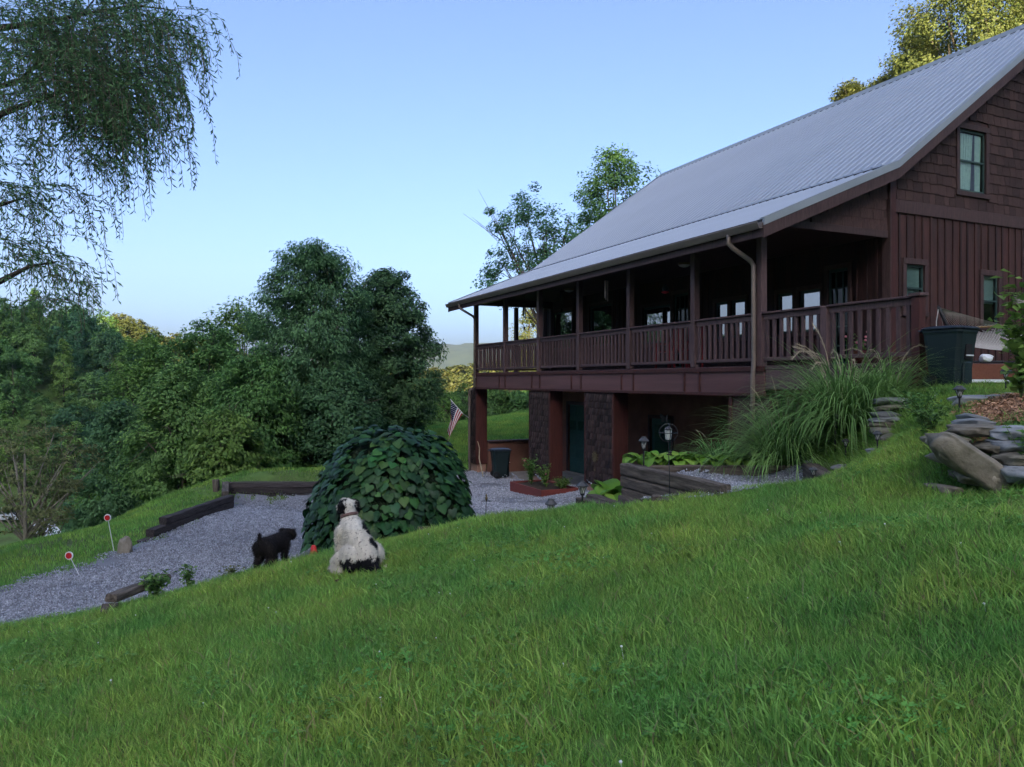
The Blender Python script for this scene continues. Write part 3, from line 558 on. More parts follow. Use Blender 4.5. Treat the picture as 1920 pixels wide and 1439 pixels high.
# windows of the near gable (photo columns on the plane t = TN)
gw = []
for (x0, x1, y0, y1) in ((1697, 1731, 497, 585), (1841, 1870, 518, 612), (1797, 1846, 246, 362)):
    s0, s1 = on_t(x0, TN), on_t(x1, TN); sm = (s0 + s1) / 2; gw.append((s0, s1, zat(y1, sm, TN), zat(y0, sm, TN)))
gable_top = lambda s: roof_z(s) - .19
gwall = wall('gable_wall', TN, SW, 14.9, .02, gable_top, gw, M['siding'], breaks=(KN[0] + .2, RD[0]), axis='s')
def window_s(h, kind, parent=house, proud=.05, sash=True):     # window in a plane of constant t (gable), outward is -t
    s0, s1, z0, z1 = h; wn = hb('window', s0, s1, TN + .035, TN + .042, z0, z1, M['glass'], bevel=0)
    for (a, b, c, d) in ((s0-.10, s1+.10, z1, z1+.12), (s0-.12, s1+.12, z0-.10, z0)): hb('trim', a, b, TN - proud, TN - .002, c, d, M['trim'], wn)
    for (a, b) in ((s0-.10, s0), (s1, s1+.10)): hb('trim', a, b, TN - proud + .004, TN - .002, z0, z1, M['trim'], wn)
    for (a, b, c, d) in ((s0, s0+.045, z0, z1), (s1-.045, s1, z0, z1), (s0+.045, s1-.045, z1-.05, z1), (s0+.045, s1-.045, z0, z0+.05)): hb('frame', a, b, TN + .002, TN + .034, c, d, M['winframe'], wn, .003)
    zm = (z0 + z1) / 2; hb('sash_rail', s0+.045, s1-.045, TN - .004, TN + .033, zm - .02, zm + .02, M['winframe'], wn, .003)
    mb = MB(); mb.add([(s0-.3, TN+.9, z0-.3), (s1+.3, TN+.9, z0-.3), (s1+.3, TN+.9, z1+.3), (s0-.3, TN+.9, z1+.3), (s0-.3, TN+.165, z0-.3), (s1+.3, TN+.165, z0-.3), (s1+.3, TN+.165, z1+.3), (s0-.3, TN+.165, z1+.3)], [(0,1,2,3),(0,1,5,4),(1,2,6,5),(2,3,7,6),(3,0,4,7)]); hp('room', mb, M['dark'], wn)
    if kind == 'blind':
        bt = z0 + .02 if s0 < 5 else zm - .05
        k = z1 - .06; me = MB().box((s0+.05, TN+.055, -.011), (s1-.05, TN+.064, .011), Matrix.Rotation(0, 4, 'X')).mesh('slat', M['blind'])
        while k > bt: link('slat', me, wn, (-wn['o3'][0], -wn['o3'][1], k - wn['o3'][2])); k -= .0265
    if kind == 'curtain':
        for (a, b) in ((s0 + .05, s0 + (s1-s0)*.62), (s0 + (s1-s0)*.72, s1 - .05)):
            mb = MB(); n = 24
            for zz, sq in ((z1 - .06, 1.0), (zm, .9), (z0 + .05, .82)):
                mb.v += [(a + (b-a)*sq*i/n, TN + .062 + .015*math.sin(i*1.5), zz) for i in range(n + 1)]
            mb.f = [(j*(n+1)+i, j*(n+1)+i+1, (j+1)*(n+1)+i+1, (j+1)*(n+1)+i) for j in range(2) for i in range(n)]; mb.m = [0]*len(mb.f); hp('curtain', mb, M['curtain'], wn, True)
    return wn
for h, k in zip(gw, ('blind', 'blind', 'curtain')): window_s(h, k)
# belly band, corner boards, battens of the gable
hb('belly_band', SW + .02, 14.9, TN - .045, TN - .002, 3.40, 3.66, M['trim'])
hb('corner_board', SW - .045, SW + .13, TN - .05, TN - .003, .22, 4.22, M['redtrim']); hb('corner_board', SW - .05, SW - .003, TN - .05, TN + .14, .22, 4.2, M['trim'])
bt_l = MB().box((-.022, -.024, 0), (.022, 0, 1)).mesh('batten', M['siding'])
def batten(s, z0, z1): link('batten', bt_l, house, (s, TN - .002, z0 - ZB), scale=(1, 1, z1 - z0))
s = SW + .26; i = 0
while s < 14.8:
    cut = [h for h in gw[:2] if h[0] - .13 < s < h[1] + .13]
    if cut:
        batten(s, cut[0][3] + .125, 3.40); batten(s, .06, cut[0][2] - .105)
    else: batten(s, .06, 3.40)
    s += .235 + .02 * math.sin(i * 2.3); i += 1
# shingles of the gable: each its own piece where the photo shows them, the hidden rest joined
sh_me = []
for k in range(6):
    r = random.Random(k); n = 5; mb = MB(); e = [(.5*(2*i/n-1), -.012*r.random() - (.01 if i in (0, n) else 0)) for i in range(n + 1)]
    poly = e + [(.5, 1.0), (-.5, 1.0)]
    vs = [(a, -.026 + .020*max(0, z), z) for a, z in poly] + [(a, 0, z) for a, z in poly]; m_ = len(poly)
    mb.add(vs, [tuple(range(m_)), tuple(range(2*m_-1, m_-1, -1))] + [(q, (q+1) % m_, m_+(q+1) % m_, m_+q) for q in range(m_)]); sh_me.append(mb.mesh('shingle', M['shingle']))
rs = random.Random(5); rest = MB(); n_sh = 0; CH = .215
def put_shingle(s0, s1, z, tp, one):
    global n_sh
    gap = .006; zz = z + rs.uniform(-.012, .012); hgt = CH + .05
    top = min(gable_top(s0), gable_top(s1)) + .1
    if one and n_sh < 292:
        link('shingle', rs.choice(sh_me), house, ((s0+s1)/2, tp - .003, zz - ZB), (0, rs.uniform(-.012, .012), 0), (s1 - s0 - gap, 1, hgt)); n_sh += 1
    else: rest.box((s0 + gap/2, tp - .027, zz), (s1 - gap/2, tp - .003, zz + hgt*.5)).box((s0 + gap/2, tp - .018, zz + hgt*.5), (s1 - gap/2, tp - .003, zz + hgt))
wz = gw[2]
for c in range(26):
    z = 3.665 + c * CH; s = SW + .14 + rs.uniform(0, .05)
    while s < 14.7:
        wd = rs.uniform(.15, .30); s1 = s + wd
        if min(gable_top(s), gable_top(s1)) < z + CH * .9: s = s1; continue
        if z + CH > wz[2] - .10 and z < wz[3] + .12 and s1 > wz[0] - .10 and s < wz[1] + .10:
            if s < wz[0] - .12 and s1 > wz[0] - .1: put_shingle(s, wz[0] - .105, z, TN, True)
            if s1 > wz[1] + .12: put_shingle(wz[1] + .105, s1, z, TN, True)
        else: put_shingle(s, s1, z, TN, s < 7.9)
        s = s1
# porch gable infill
ITP = TN + .02
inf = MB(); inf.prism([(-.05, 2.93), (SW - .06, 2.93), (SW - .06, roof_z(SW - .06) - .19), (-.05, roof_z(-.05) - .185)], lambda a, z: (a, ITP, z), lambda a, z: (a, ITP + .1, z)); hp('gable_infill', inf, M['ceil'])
for c in range(6):
    z = 2.99 + c * CH; s = .1
    while s < SW - .2:
        s1 = min(s + rs.uniform(.2, .36), SW - .07)
        if gable_top(s) > z + CH * .8: put_shingle(s, s1, z, ITP, False)
        s = s1
hb('infill_board', .0, SW - .06, ITP - .035, ITP - .005, 2.86, 3.0, M['trim'])
# porch wall with windows and doors (photo columns on the plane s = SW)
pw = []
for (x0, x1, z0, z1, k) in ((1034,1073,1.15,2.52,'w'), (1106,1148,1.15,2.52,'w'), (1206,1258,1.1,2.2,'w'), (1264,1291,.34,2.45,'d'), (1342,1365,1.1,2.05,'w'), (1371,1398,1.1,2.05,'w'), (1458,1487,1.1,2.05,'w'), (1499,1539,1.1,2.05,'w'), (1553,1591,.34,2.42,'d')):
    t1, t0 = on_s(x0, SW), on_s(x1, SW); pw.append((t0, t1, z0, z1, k))
wall('porch_wall', SW, TN + .165, TF, .2, lambda t: 4.05, [h[:4] for h in pw], M['siding'])
for (t0, t1, z0, z1, k) in pw:
    wn = hb('window' if k == 'w' else 'porch_door', SW + .06, SW + .07, t0, t1, z0, z1, M['mirrorglass'] if k == 'w' else M['glass'], bevel=0)
    for (a, b, c, d) in ((t0-.09, t1+.09, z1, z1+.1), (t0-.09, t1+.09, z0-.09, z0)): hb('trim', SW - .04, SW - .002, a, b, c, d, M['trim'], wn)
    for (a, b) in ((t0-.09, t0), (t1, t1+.09)): hb('trim', SW - .036, SW - .002, a, b, z0, z1, M['trim'], wn)
    for (a, b, c, d) in ((t0, t0+.05, z0, z1), (t1-.05, t1, z0, z1), (t0+.05, t1-.05, z1-.06, z1), (t0+.05, t1-.05, z0, z0+.06)): hb('frame', SW + .02, SW + .058, a, b, c, d, M['winframe'], wn, .003)
    if k == 'd':
        for f in (.33, .67): hb('muntin', SW + .03, SW + .056, t0 + (t1-t0)*f - .014, t0 + (t1-t0)*f + .014, z0 + .06, z1 - .06, M['winframe'], wn, 0)
        for f in (.2, .4, .6, .8): hb('muntin', SW + .034, SW + .056, t0 + .05, t1 - .05, z0 + (z1-z0)*f - .014, z0 + (z1-z0)*f + .014, M['winframe'], wn, 0)
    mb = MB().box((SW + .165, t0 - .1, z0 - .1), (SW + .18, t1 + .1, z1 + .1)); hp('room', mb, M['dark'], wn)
# battens on the porch wall
bt_p = MB().box((-.024, -.022, 0), (0, .022, 1)).mesh('batten', M['siding'])
t = TN + .3; i = 0
while t < TF - .1:
    cut = [h for h in pw if h[0] - .12 < t < h[1] + .12]
    if not cut: link('batten', bt_p, house, (SW - .002, t, .3 - ZB), scale=(1, 1, 2.6))
    t += .24 + .02 * math.sin(i * 1.7); i += 1
hp('wall', MB().box((SW + .17, TF - .16, -3.3), (14.9, TF, 4.0)).prism([(SW + .17, 4.0), (14.9, 4.0), (RD[0], RD[1] - .25)], lambda a, z: (a, TF - .16, z), lambda a, z: (a, TF, z)), M['siding'])
hp('wall', MB().box((14.74, TN + .17, -3.3), (14.9, TF - .17, 4.0)), M['siding'])
hb('corner_board', SW - .05, SW - .003, TF - .13, TF + .02, .3, 3.0, M['trim'])
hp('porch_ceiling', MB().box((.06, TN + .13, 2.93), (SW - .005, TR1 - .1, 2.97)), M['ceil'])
hb('header_beam', -.08, .08, -.36, 13.95, 2.66, 2.92, M['trim'])
hb('header_beam', .085, SW - .06, 13.74, 13.88, 2.68, 2.92, M['trim'])
# deck, beam and its battens
DN = -3.52
hb('deck_floor', -.05, SW - .005, DN + .06, 13.98, .20, .275, M['rail'])
hb('deck_floor', SW, 8.6, DN + .06, TN - .06, .20, .268, M['rail'])
hb('rim_beam', -.05, -.002, -.42, 14.0, -.285, .195, M['beam'])
hb('beam_trim', -.085, -.052, -.44, 14.02, .17, .262, M['redtrim']); hb('beam_trim', -.085, -.052, -.44, 14.02, -.30, -.235, M['redtrim'])
for x in (936, 947, 997, 1012, 1071, 1089, 1165, 1187, 1283, 1311): t = on_s(x, -.06); hb('beam_batten', -.079, -.053, t - .03, t + .03, -.233, .168, M['redtrim'])
hb('rim_beam', .0, SW - .005, 13.88, 13.98, -.285, .195, M['beam'])
hb('rim_beam', -.045, -.002, DN + .06, -.44, -.16, .195, M['rail']); hb('rim_beam', -.05, 8.6, DN, DN + .055, .02, .262, M['orangewood'])
hb('deck_skirt', .4, 8.6, DN - .02, DN - .004, -.03, .018, M['white'], bevel=.003)
for s in (.25, 2.35, 4.1): hb('deck_block', s, s + .28, DN + .08, DN + .36, -.45, .195, M['lightwood'] if s > 2 else M['slab'])
# posts, rails, balusters
post_x = [(893, 1), (948, 1), (1012, 1), (1087, 1), (1182, 1), (1303, 1), (1428, 1), (1549, 0), (1722, 0)]
pt = [on_s(x, 0) for x, _ in post_x]
for (x, full), t in zip(post_x, pt):
    if full: hb('post', -.07, .07, t - .07, t + .07, .276, 2.66, M['rail'])
    else: hb('post', -.07, .07, t - .07, t + .07, -.2 if x > 1700 else .276, 1.25, M['rail'] if x < 1700 else M['redtrim'])
hb('post_cap', -.10, .10, pt[-1] - .10, pt[-1] + .10, 1.25, 1.30, M['rail'])
bal = MB().box((-.02, -.03, 0), (.02, .03, .80)).mesh('baluster', M['rail'])
def railing(pa, pb, along='t', fixed=0.0):
    lo, hi = min(pa, pb) + .07, max(pa, pb) - .07
    for (w_, z0, z1) in ((.075, 1.235, 1.272), (.025, 1.13, 1.233), (.03, .365, .43)):
        nm = 'rail_cap' if z0 > 1.2 else ('top_rail' if z0 > 1 else 'bottom_rail')
        if along == 't': hb(nm, fixed - w_, fixed + w_, lo, hi, z0, z1, M['rail'])
        else: hb(nm, lo, hi, fixed - w_, fixed + w_, z0, z1, M['rail'])
    n = max(2, round((hi - lo) / .168)); 
    for i in range(n):
        q = lo + (i + .5) * (hi - lo) / n
        if along == 't': link('baluster', bal, house, (fixed, q, .38 - ZB))
        else: link('baluster', bal, house, (q, fixed, .38 - ZB), (0, 0, R(90)))
for a, b in zip(pt, pt[1:]): railing(a, b)
p13 = 13.81; hb('post', SW - .15, SW - .01, p13 - .07, p13 + .07, .276, 2.66, M['rail']); hb('post', 1.5, 1.63, p13 - .065, p13 + .065, .276, 2.66, M['rail'])
railing(.0, 1.56, 's', p13); railing(1.57, SW - .08, 's', p13)
# downspouts
def downspout(pts, r=.045):
    mb = MB(); mb.tube(pts, r, 8); return hp('downspout', mb, M['gutter'], gutter, True)
tn = on_s(1366, EV[0] - .06); tp_ = on_s(1413, -.13)
downspout([(EV[0] - .06, tn, 2.72), (EV[0] - .06, tn, 2.56), (EV[0] - .02, tn - .06, 2.47), (-.16, tp_ + .05, 2.25), (-.13, tp_, 2.15), (-.13, tp_, .3), (-.15, tp_, .1), (-.15, tp_, -1.6)])
tn = on_s(861, EV[0] - .06); tp_ = on_s(890, -.12)
downspout([(EV[0] - .06, tn, 2.72), (EV[0] - .06, tn, 2.62), (EV[0] - .02, tn - .05, 2.54), (-.16, tp_ + .06, 2.28), (-.12, tp_, 2.18), (-.12, tp_, -.2), (-.2, tp_ + .25, -.36), (-.2, tp_ + .28, -.5), (-.2, tp_ + .28, -3.2), (-.45, tp_ + .5, -3.3)])
# columns under the porch
def column(x0, x1, z0, depth, shing=True):
    t1, t0 = on_s(x0, 0), on_s(x1, 0)
    c = hb('column', .0, depth, t0, t1, z0 + .42, -.305, M['redtrim'], bevel=.004)
    hb('plinth', .03, depth - .02, t0 + .06, t1 - .06, z0, z0 + .415, M['concrete'], c)
    hb('trim', -.03, -.002, t0, t0 + .07, z0 + .42, -.305, M['redtrim'], c); hb('trim', -.03, -.002, t1 - .07, t1, z0 + .42, -.305, M['redtrim'], c)
    V, Fq, va = [], [], []; z = z0 + .43; r = random.Random(int(x0))
    while z < -.46:
        t = t0 + .072
        while t < t1 - .08:
            e = min(t + r.uniform(.1, .2), t1 - .072); zz = z + r.uniform(-.014, .014); k = len(V); pr = r.uniform(.034, .046)
            V += [(-pr, t, zz), (-pr, e - .008, zz), (-.012, e - .008, zz + .20), (-.012, t, zz + .20), (-.001, t, zz), (-.001, e - .008, zz), (-.001, e - .008, zz + .2), (-.001, t, zz + .2)]
            Fq += [(k, k+1, k+2, k+3), (k+1, k, k+4, k+5), (k, k+3, k+7, k+4), (k+2, k+1, k+5, k+6)]; va += [r.random()] * 4; t = e
        z += .165
    f = link('shingles', np_mesh('shingles', np.array(V), np.array(Fq), M['shinglevar'], {'var': va}), c, -Vector(c['o3'])); f['kind'] = 'stuff'
    return c
column(879, 894, -3.4, .40); column(993, 1032, -3.28, .40); column(1097, 1152, -3.12, .40)
t1, t0 = on_s(1368, 0), -.5
c4 = hb('column', .0, .4, t0, t1, -3.2, -.305, M['shingle']); hb('trim', -.03, -.002, t1 - .09, t1, -3.0, -.305, M['redtrim'], c4)
# basement walls, floor, doors
hb('basement_floor', .12, SW + .2, .1, 14.4, -3.40, -3.30, M['slab'])
gd = (10.5, on_s(1066, SW)); bd = (on_s(1259, SW), on_s(1220, SW))
wall('basement_wall', SW, .0, 14.55, -3.3, lambda t: .18, [(gd[0], gd[1], -3.3, -.86), (bd[0], bd[1], -3.29, -1.12)], M['stucco'])
hb('basement_wall', .42, SW - .002, -.35, .1, -3.3, .15, M['stucco'])
lw = hb('low_wall', .42, SW - .003, 13.72, 13.92, -3.4, -2.22, M['stucco']); hb('wall_cap', .41, SW - .004, 13.66, 13.98, -2.218, -2.15, M['trim'], lw)
hp('porch_underside', MB().box((.42, .1, .10), (SW - .004, 13.86, .18)), M['ceil'])
g = hb('garage_door', SW + .05, SW + .09, gd[0], gd[1], -3.29, -.86, M['greenpaint'], bevel=0)
for r_ in range(5):
    for q in range(4):
        wd = (gd[1] - gd[0]) / 4; hgt = 2.43 / 5; a = gd[0] + q*wd; b = -3.29 + r_*hgt
        if r_ == 3: hb('pane', SW + .038, SW + .048, a + .07, a + wd - .07, b + .08, b + hgt - .08, M['glass'], g, 0)
        else: hb('panel', SW + .032, SW + .049, a + .05, a + wd - .05, b + .06, b + hgt - .06, M['greenpaint'], g, .008)
for (a, b) in ((gd[0] - .12, gd[0]), (gd[1], gd[1] + .12)): hb('trim', SW - .035, SW - .002, a, b, -3.3, -.75, M['trim'], g)
hb('trim', SW - .03, SW - .002, gd[0], gd[1], -.86, -.74, M['trim'], g); hb('sill', SW - .12, SW - .002, gd[0] - .1, gd[1] + .1, -3.3, -3.24, M['slab'], g)
g = hb('basement_door', SW + .04, SW + .09, bd[0], bd[1], -3.29, -1.12, M['greenpaint'], bevel=0)
hb('pane', SW + .028, SW + .038, bd[0] + .16, bd[1] - .16, -2.3, -1.3, M['glass'], g, 0); hb('panel', SW + .024, SW + .039, bd[0] + .16, bd[1] - .16, -3.1, -2.5, M['greenpaint'], g)
for (a, b) in ((bd[0] - .1, bd[0]), (bd[1], bd[1] + .1)): hb('trim', SW - .035, SW - .002, a, b, -3.3, -1.02, M['trim'], g)
hb('trim', SW - .03, SW - .002, bd[0], bd[1], -1.12, -1.02, M['trim'], g)
f = hp('shingles', rest, M['shingle']); f['kind'] = 'stuff'
# ceiling lights of the porch belong to the house
for (x, y) in ((1067, 563), (1283, 517)):
    s_ = 1.6; t = on_s(x, s_); mb = MB(); mb.lathe([(.13, 0), (.16, .03), (.16, .06), (.05, .07)], 14); mb2 = MB().lathe([(.02, -.05), (.10, -.03), (.145, .0), (.145, .012)], 14)
    o = mb.build('ceiling_light', M['bronze'], house, loc=(s_, t, 2.86 - ZB)); mb2.build('shade', M['lampglass'], o, True)
# terrain under the house keeps clear of the rooms; carport slab shown above
def HW(s, t, z): x, y = to_xy(s, t); return Vector((x, y, z))
M['darkbark'] = mat('willow_bark', (.025,.022,.018), (.06,.05,.04), 8, .95, .6, 22)
# ------------------------------------------------------------ vegetation
def unit(v): return v / np.maximum(np.linalg.norm(v, axis=-1, keepdims=True), 1e-9)
def leaves(C, Nn, T, size, aspect=.5, mt=None, var=None, name='crown', bend=.12):
    """diamond leaves: centres C, normals Nn, tip directions T"""
    T = unit(T - Nn * (T * Nn).sum(-1, keepdims=True)); B = np.cross(Nn, T); s = size[:, None]
    base, tip = C - T * s * .5, C + T * s * .5 - Nn * s * bend; mid = C + T * s * .05 + Nn * s * bend * .5
    V = np.stack([base, mid + B * s * aspect * .5, tip, mid - B * s * aspect * .5], 1).reshape(-1, 3); n = len(C)
    return np_mesh(name, V, np.arange(n * 4).reshape(n, 4), mt, {'var': np.random.default_rng(n).uniform(0, 1, n) if var is None else var})
PROF = {'dome': lambda f: math.sqrt(max(0, 1 - max(0, (f - .25) / .75) ** 2)) * min(1, .55 + f * 1.8), 'cone': lambda f: max(.02, (1 - f) ** .75) * min(1, .5 + f * 4), 'oval': lambda f: max(.05, math.sin(math.pi * min(1, .12 + f * .86)) ** .7),
        'spread': lambda f: max(.05, math.sin(math.pi * min(1, .10 + f * .8)) ** .5)}
def make_tree(seed, H, Rx, h0, prof, nc, per, cr, leaf, mt, droop=0., bark='bark', asp=.5, trunk_r=.14, lump=.22, flat=.7, limbs=14, inner=.2, limb_lo=.12, clumps=None):
    r = np.random.default_rng(seed); pf = PROF[prof]; C = []; lob = r.uniform(0, 6.283, 6)
    if clumps is not None: C = [tuple(q) for q in clumps]; nc = len(C)
    while len(C) < nc:
        f = r.uniform(); 
        if r.uniform() > pf(f) + .15: continue
        a = r.uniform(0, 6.283); q = r.uniform(.25, .6) if r.uniform() < inner else .6 + .42 * math.sqrt(r.uniform())
        g = 1 + lump * (math.sin(2 * a + lob[0] + f * 5) * .5 + math.sin(3 * a + lob[1] - f * 7) * .5 + math.sin(5 * a + lob[2] + f * 11) * .4)
        rr = Rx * pf(f) * q * g; C.append((rr * math.cos(a), rr * math.sin(a), h0 + (H - h0) * (f + r.normal(0, .02)) + lump * .3 * Rx * math.sin(4 * a + lob[3]) * (1 - f) * .5))
    C = np.array(C); n = nc * per; k = np.repeat(np.arange(nc), per); csz = cr * r.uniform(.6, 1.35, nc)
    d = unit(r.normal(size=(n, 3))) * (r.uniform(0, 1, (n, 1)) ** .45); off = d * csz[k][:, None] * np.array([1, 1, flat]); pos = C[k] + off
    out = unit(C[k] * np.array([1, 1, .6]) - np.array([0, 0, (h0 + H) * .25]))
    nrm = unit(d * .6 + out * .5 + np.array([0, 0, .5]) + r.normal(size=(n, 3)) * .45)
    tip = unit(np.stack([out[:, 0], out[:, 1], np.full(n, -.3 - droop)], 1) + r.normal(size=(n, 3)) * .5)
    cv = r.uniform(0, 1, nc); var = np.clip(cv[k] * .55 + r.uniform(0, 1, n) * .45, 0, 1)
    crown = leaves(pos, nrm, tip, leaf * r.uniform(.6, 1.3, n), asp, mt, var)
    mb = MB(); bx, by = r.normal(0, .03 * H, 2) * .5; top = h0 + (H - h0) * .8
    tp = [Vector((bx * f * (1 + .3 * math.sin(f * 9)), by * f, -.4 + (top + .4) * f)) for f in np.linspace(0, 1, 7)]
    mb.tube(tp, [trunk_r * (1.35 if i == 0 else 1) * (1 - .85 * i / 6) for i in range(7)], 8)
    for i in r.choice(nc, min(limbs, nc), replace=False):
        c = Vector(C[i]); f = min(.92, max(limb_lo, (c.z * .55) / top)); s0 = tp[0].lerp(tp[-1], f); md = s0.lerp(c, .5) + Vector((0, 0, -.05 * H * r.uniform(-.5, 1)))
        mb.tube([s0, md, c], [trunk_r * (1 - .8 * f) * .5, trunk_r * .25, trunk_r * .07], 5)
        for _ in range(2):
            e = c + Vector(r.normal(0, cr, 3)); mb.tube([md.lerp(c, .5), e], [trunk_r * .12, trunk_r * .04], 4)
    return mb.mesh('trunk', M[bark], True), crown
def plant_tree(name, meshes, loc, label, group=None, cat='tree', rz=0, sc=1.0):
    t = empty(name, loc, rz, label, cat, group); t.scale = (sc, sc, sc) if not hasattr(sc, '__len__') else sc
    link('trunk', meshes[0], t); link('crown', meshes[1], t); return t
def px_tree(name, x, ytop, hw, Y, label, mt, prof='dome', group=None, seed=1, h0f=.12, base=None, **kw):
    X = (x - CX) / F * Y; zb = base if base is not None else gz(X, Y); H = (HY - ytop) / F * Y - zb; Rx = hw / F * Y
    args = dict(nc=230, per=70, cr=Rx * .2, leaf=.2); args.update(kw)
    return plant_tree(name, make_tree(seed, H, Rx, H * h0f, prof, mt=mt, **args), (X, Y, zb), label, group, rz=seed)
TG = 'trees along the edge of the lawn beyond the drive'
px_tree('shade_tree', 588, 462, 118, 32, 'tall dome-shaped dark green tree, the highest beyond the gravel drive', L_dark, 'dome', seed=2, droop=1.2, nc=700, per=120, cr=.52, leaf=.145, asp=.42, trunk_r=.13, lump=.12, inner=.42, h0f=.07, limbs=26)
px_tree('shade_tree', 728, 512, 92, 35, 'rounded dark tree standing close beside the tallest dome-shaped tree', L_dark, 'dome', seed=3, inner=.4, nc=460, per=130, cr=.56, leaf=.16, h0f=.04, lump=.13)
px_tree('bushy_tree', 452, 566, 75, 44, 'pale green loose tree peeking out behind the tallest dome-shaped tree', L_lite, 'oval', seed=4, cr=.8, leaf=.22, nc=220, per=80)
px_tree('bushy_tree', 385, 612, 100, 36, 'mid green leafy tree between the tall dome-shaped tree and the wooded hillside', L_oak, 'dome', seed=5, cr=.6, leaf=.17, nc=340, per=110, h0f=.02)
px_tree('bushy_tree', 480, 668, 85, 29.5, 'feathery green tree in front of the tall dome-shaped tree, branches to the grass', L_oak, 'dome', seed=6, droop=.8, cr=.48, leaf=.14, nc=320, per=110, h0f=.0)
px_tree('bushy_tree', 285, 640, 85, 40, 'light green tree rising at the foot of the wooded hillside', L_lite, 'oval', seed=7, cr=.7, leaf=.19, nc=280, per=100, h0f=.02)
px_tree('bushy_tree', 345, 690, 90, 30, 'broad bright green tree above the timber wall of the drive', L_oak, 'dome', seed=8, cr=.5, leaf=.15, nc=320, per=110, h0f=.0)
px_tree('bushy_tree', 225, 760, 70, 33, 'low dark green tree leaning out over the falling lawn edge', L_dark, 'dome', seed=9, cr=.48, leaf=.15, nc=280, per=100, h0f=.0)
px_tree('bushy_tree', 425, 770, 60, 27, 'young light green tree at the lawn edge above the timber wall', L_lite, 'oval', seed=10, cr=.35, leaf=.16, nc=170, h0f=.0)
px_tree('bushy_tree', 640, 700, 80, 30.5, 'dense dark undergrowth tree right of the pale trunk on the lawn', L_dark, 'dome', seed=12, cr=.48, leaf=.15, nc=280, per=100, h0f=.0)
px_tree('bushy_tree', 535, 740, 55, 31.5, 'small shrubby tree left of the trunk of the dome-shaped tree', L_oak, 'dome', seed=13, cr=.4, leaf=.18, nc=160, h0f=.0)
px_tree('bare_tree', 48, 800, 105, 24, 'sparse brownish tree with pale bare branches at the left lawn edge', L_brown, 'spread', seed=14, nc=170, per=34, cr=.32, leaf=.11, bark='palebark', trunk_r=.10, h0f=.42, limbs=26, flat=.35, inner=.1, limb_lo=.42)
px_tree('bare_tree', 75, 850, 60, 25.5, 'thin dark leaning tree beside the pale-branched tree', L_brown, 'spread', seed=15, nc=60, per=24, cr=.3, leaf=.10, trunk_r=.09, h0f=.4, limbs=22)
def airy():
    Y = 40; X = (1032 - CX) / F * Y; zb = gz(X, Y); r = np.random.default_rng(16); cl = []
    for (x, y, sx, sy, n) in ((978,395,26,34,16), (1002,430,32,30,18), (938,420,18,26,8), (1040,432,26,30,14), (962,478,32,26,16), (930,512,22,20,9), (1012,492,34,30,18), (1062,462,22,24,10), (914,538,12,10,4), (952,566,18,10,5), (1055,500,30,30,12), (975,368,10,12,3), (925,398,12,10,2)):
        for _ in range(n): p = P(x + r.normal(0, sx * .6), y + r.normal(0, sy * .6), Y + r.normal(0, 1.0)); cl.append((p.x - X, p.y - Y, p.z - zb))
    H = (HY - 355) / F * Y - zb
    plant_tree('airy_tree', make_tree(16, H, 2.6, H * .4, 'oval', 0, 62, .52, .17, L_dark, trunk_r=.17, limbs=30, limb_lo=.35, flat=.8, clumps=cl), (X, Y, zb), 'airy green tree with bare twigs, beside the far roof edge')
airy()
px_tree('roof_tree', 1160, 288, 92, 42, 'full dark green tree rising straight behind the metal roof', L_oak, 'oval', seed=17, nc=260, per=80, cr=.75, leaf=.2, h0f=.3, trunk_r=.2, lump=.35)
LG = 'sunlit trees on the slope behind the house'
px_tree('sunlit_tree', 1815, -75, 130, 54, 'tallest sunlit yellow-green tree above the metal roof ridge', L_sun, 'dome', seed=18, nc=470, per=110, cr=1.1, leaf=.23, h0f=.3, trunk_r=.3, limbs=40, lump=.3)
px_tree('sunlit_tree', 1716, 78, 62, 57, 'golden sunlit tree left of the tallest one above the roof ridge', L_sun, 'oval', seed=19, nc=384, per=102, cr=.9, leaf=.23, h0f=.3, trunk_r=.25, limbs=30, lump=.35)
px_tree('sunlit_tree', 1598, 157, 38, 60, 'small golden treetop peeking over the middle of the roof ridge', L_sun, 'dome', seed=20, nc=240, per=85, cr=.8, leaf=.23, h0f=.5, lump=.2)
px_tree('sunlit_tree', 1950, -20, 95, 58, 'big sunlit tree at the far right above the roof ridge', L_sun, 'dome', seed=21, nc=480, per=102, cr=1.1, leaf=.23, h0f=.3, trunk_r=.25)
px_tree('sunlit_tree', 1655, 148, 40, 58, 'low golden tree just clearing the roof ridge', L_sun, 'dome', seed=24, nc=240, per=85, cr=.8, leaf=.23, h0f=.5)
px_tree('sunlit_tree', 995, 560, 36, 84, 'golden sunlit tree seen through the far end of the porch', L_sun, 'oval', seed=22, nc=120, per=85, cr=.8, leaf=.23, h0f=.3)
px_tree('sunlit_tree', 824, 722, 20, 62, 'small bright yellow tree at the edge of the back lawn', L_sun, 'oval', seed=23, nc=70, per=40, cr=.35, leaf=.2, h0f=.1)
# hedge behind the back lawn
for i, (x, yt, hw, Y) in enumerate(((780, 735, 40, 47), (838, 738, 34, 50), (880, 722, 40, 54), (925, 728, 36, 52), (970, 735, 34, 52), (1015, 725, 36, 53), (905, 752, 26, 49))):
    px_tree('hedge_shrub', x, yt, hw, Y, 'green leafy shrub in the hedge beyond the back lawn', (L_oak, L_lite)[i % 2], 'dome', 'hedge shrubs beyond the back lawn', seed=40 + i, nc=110, per=50, cr=.45, leaf=.2, h0f=.0, base=gz((x - CX) / F * Y, Y) - .2)
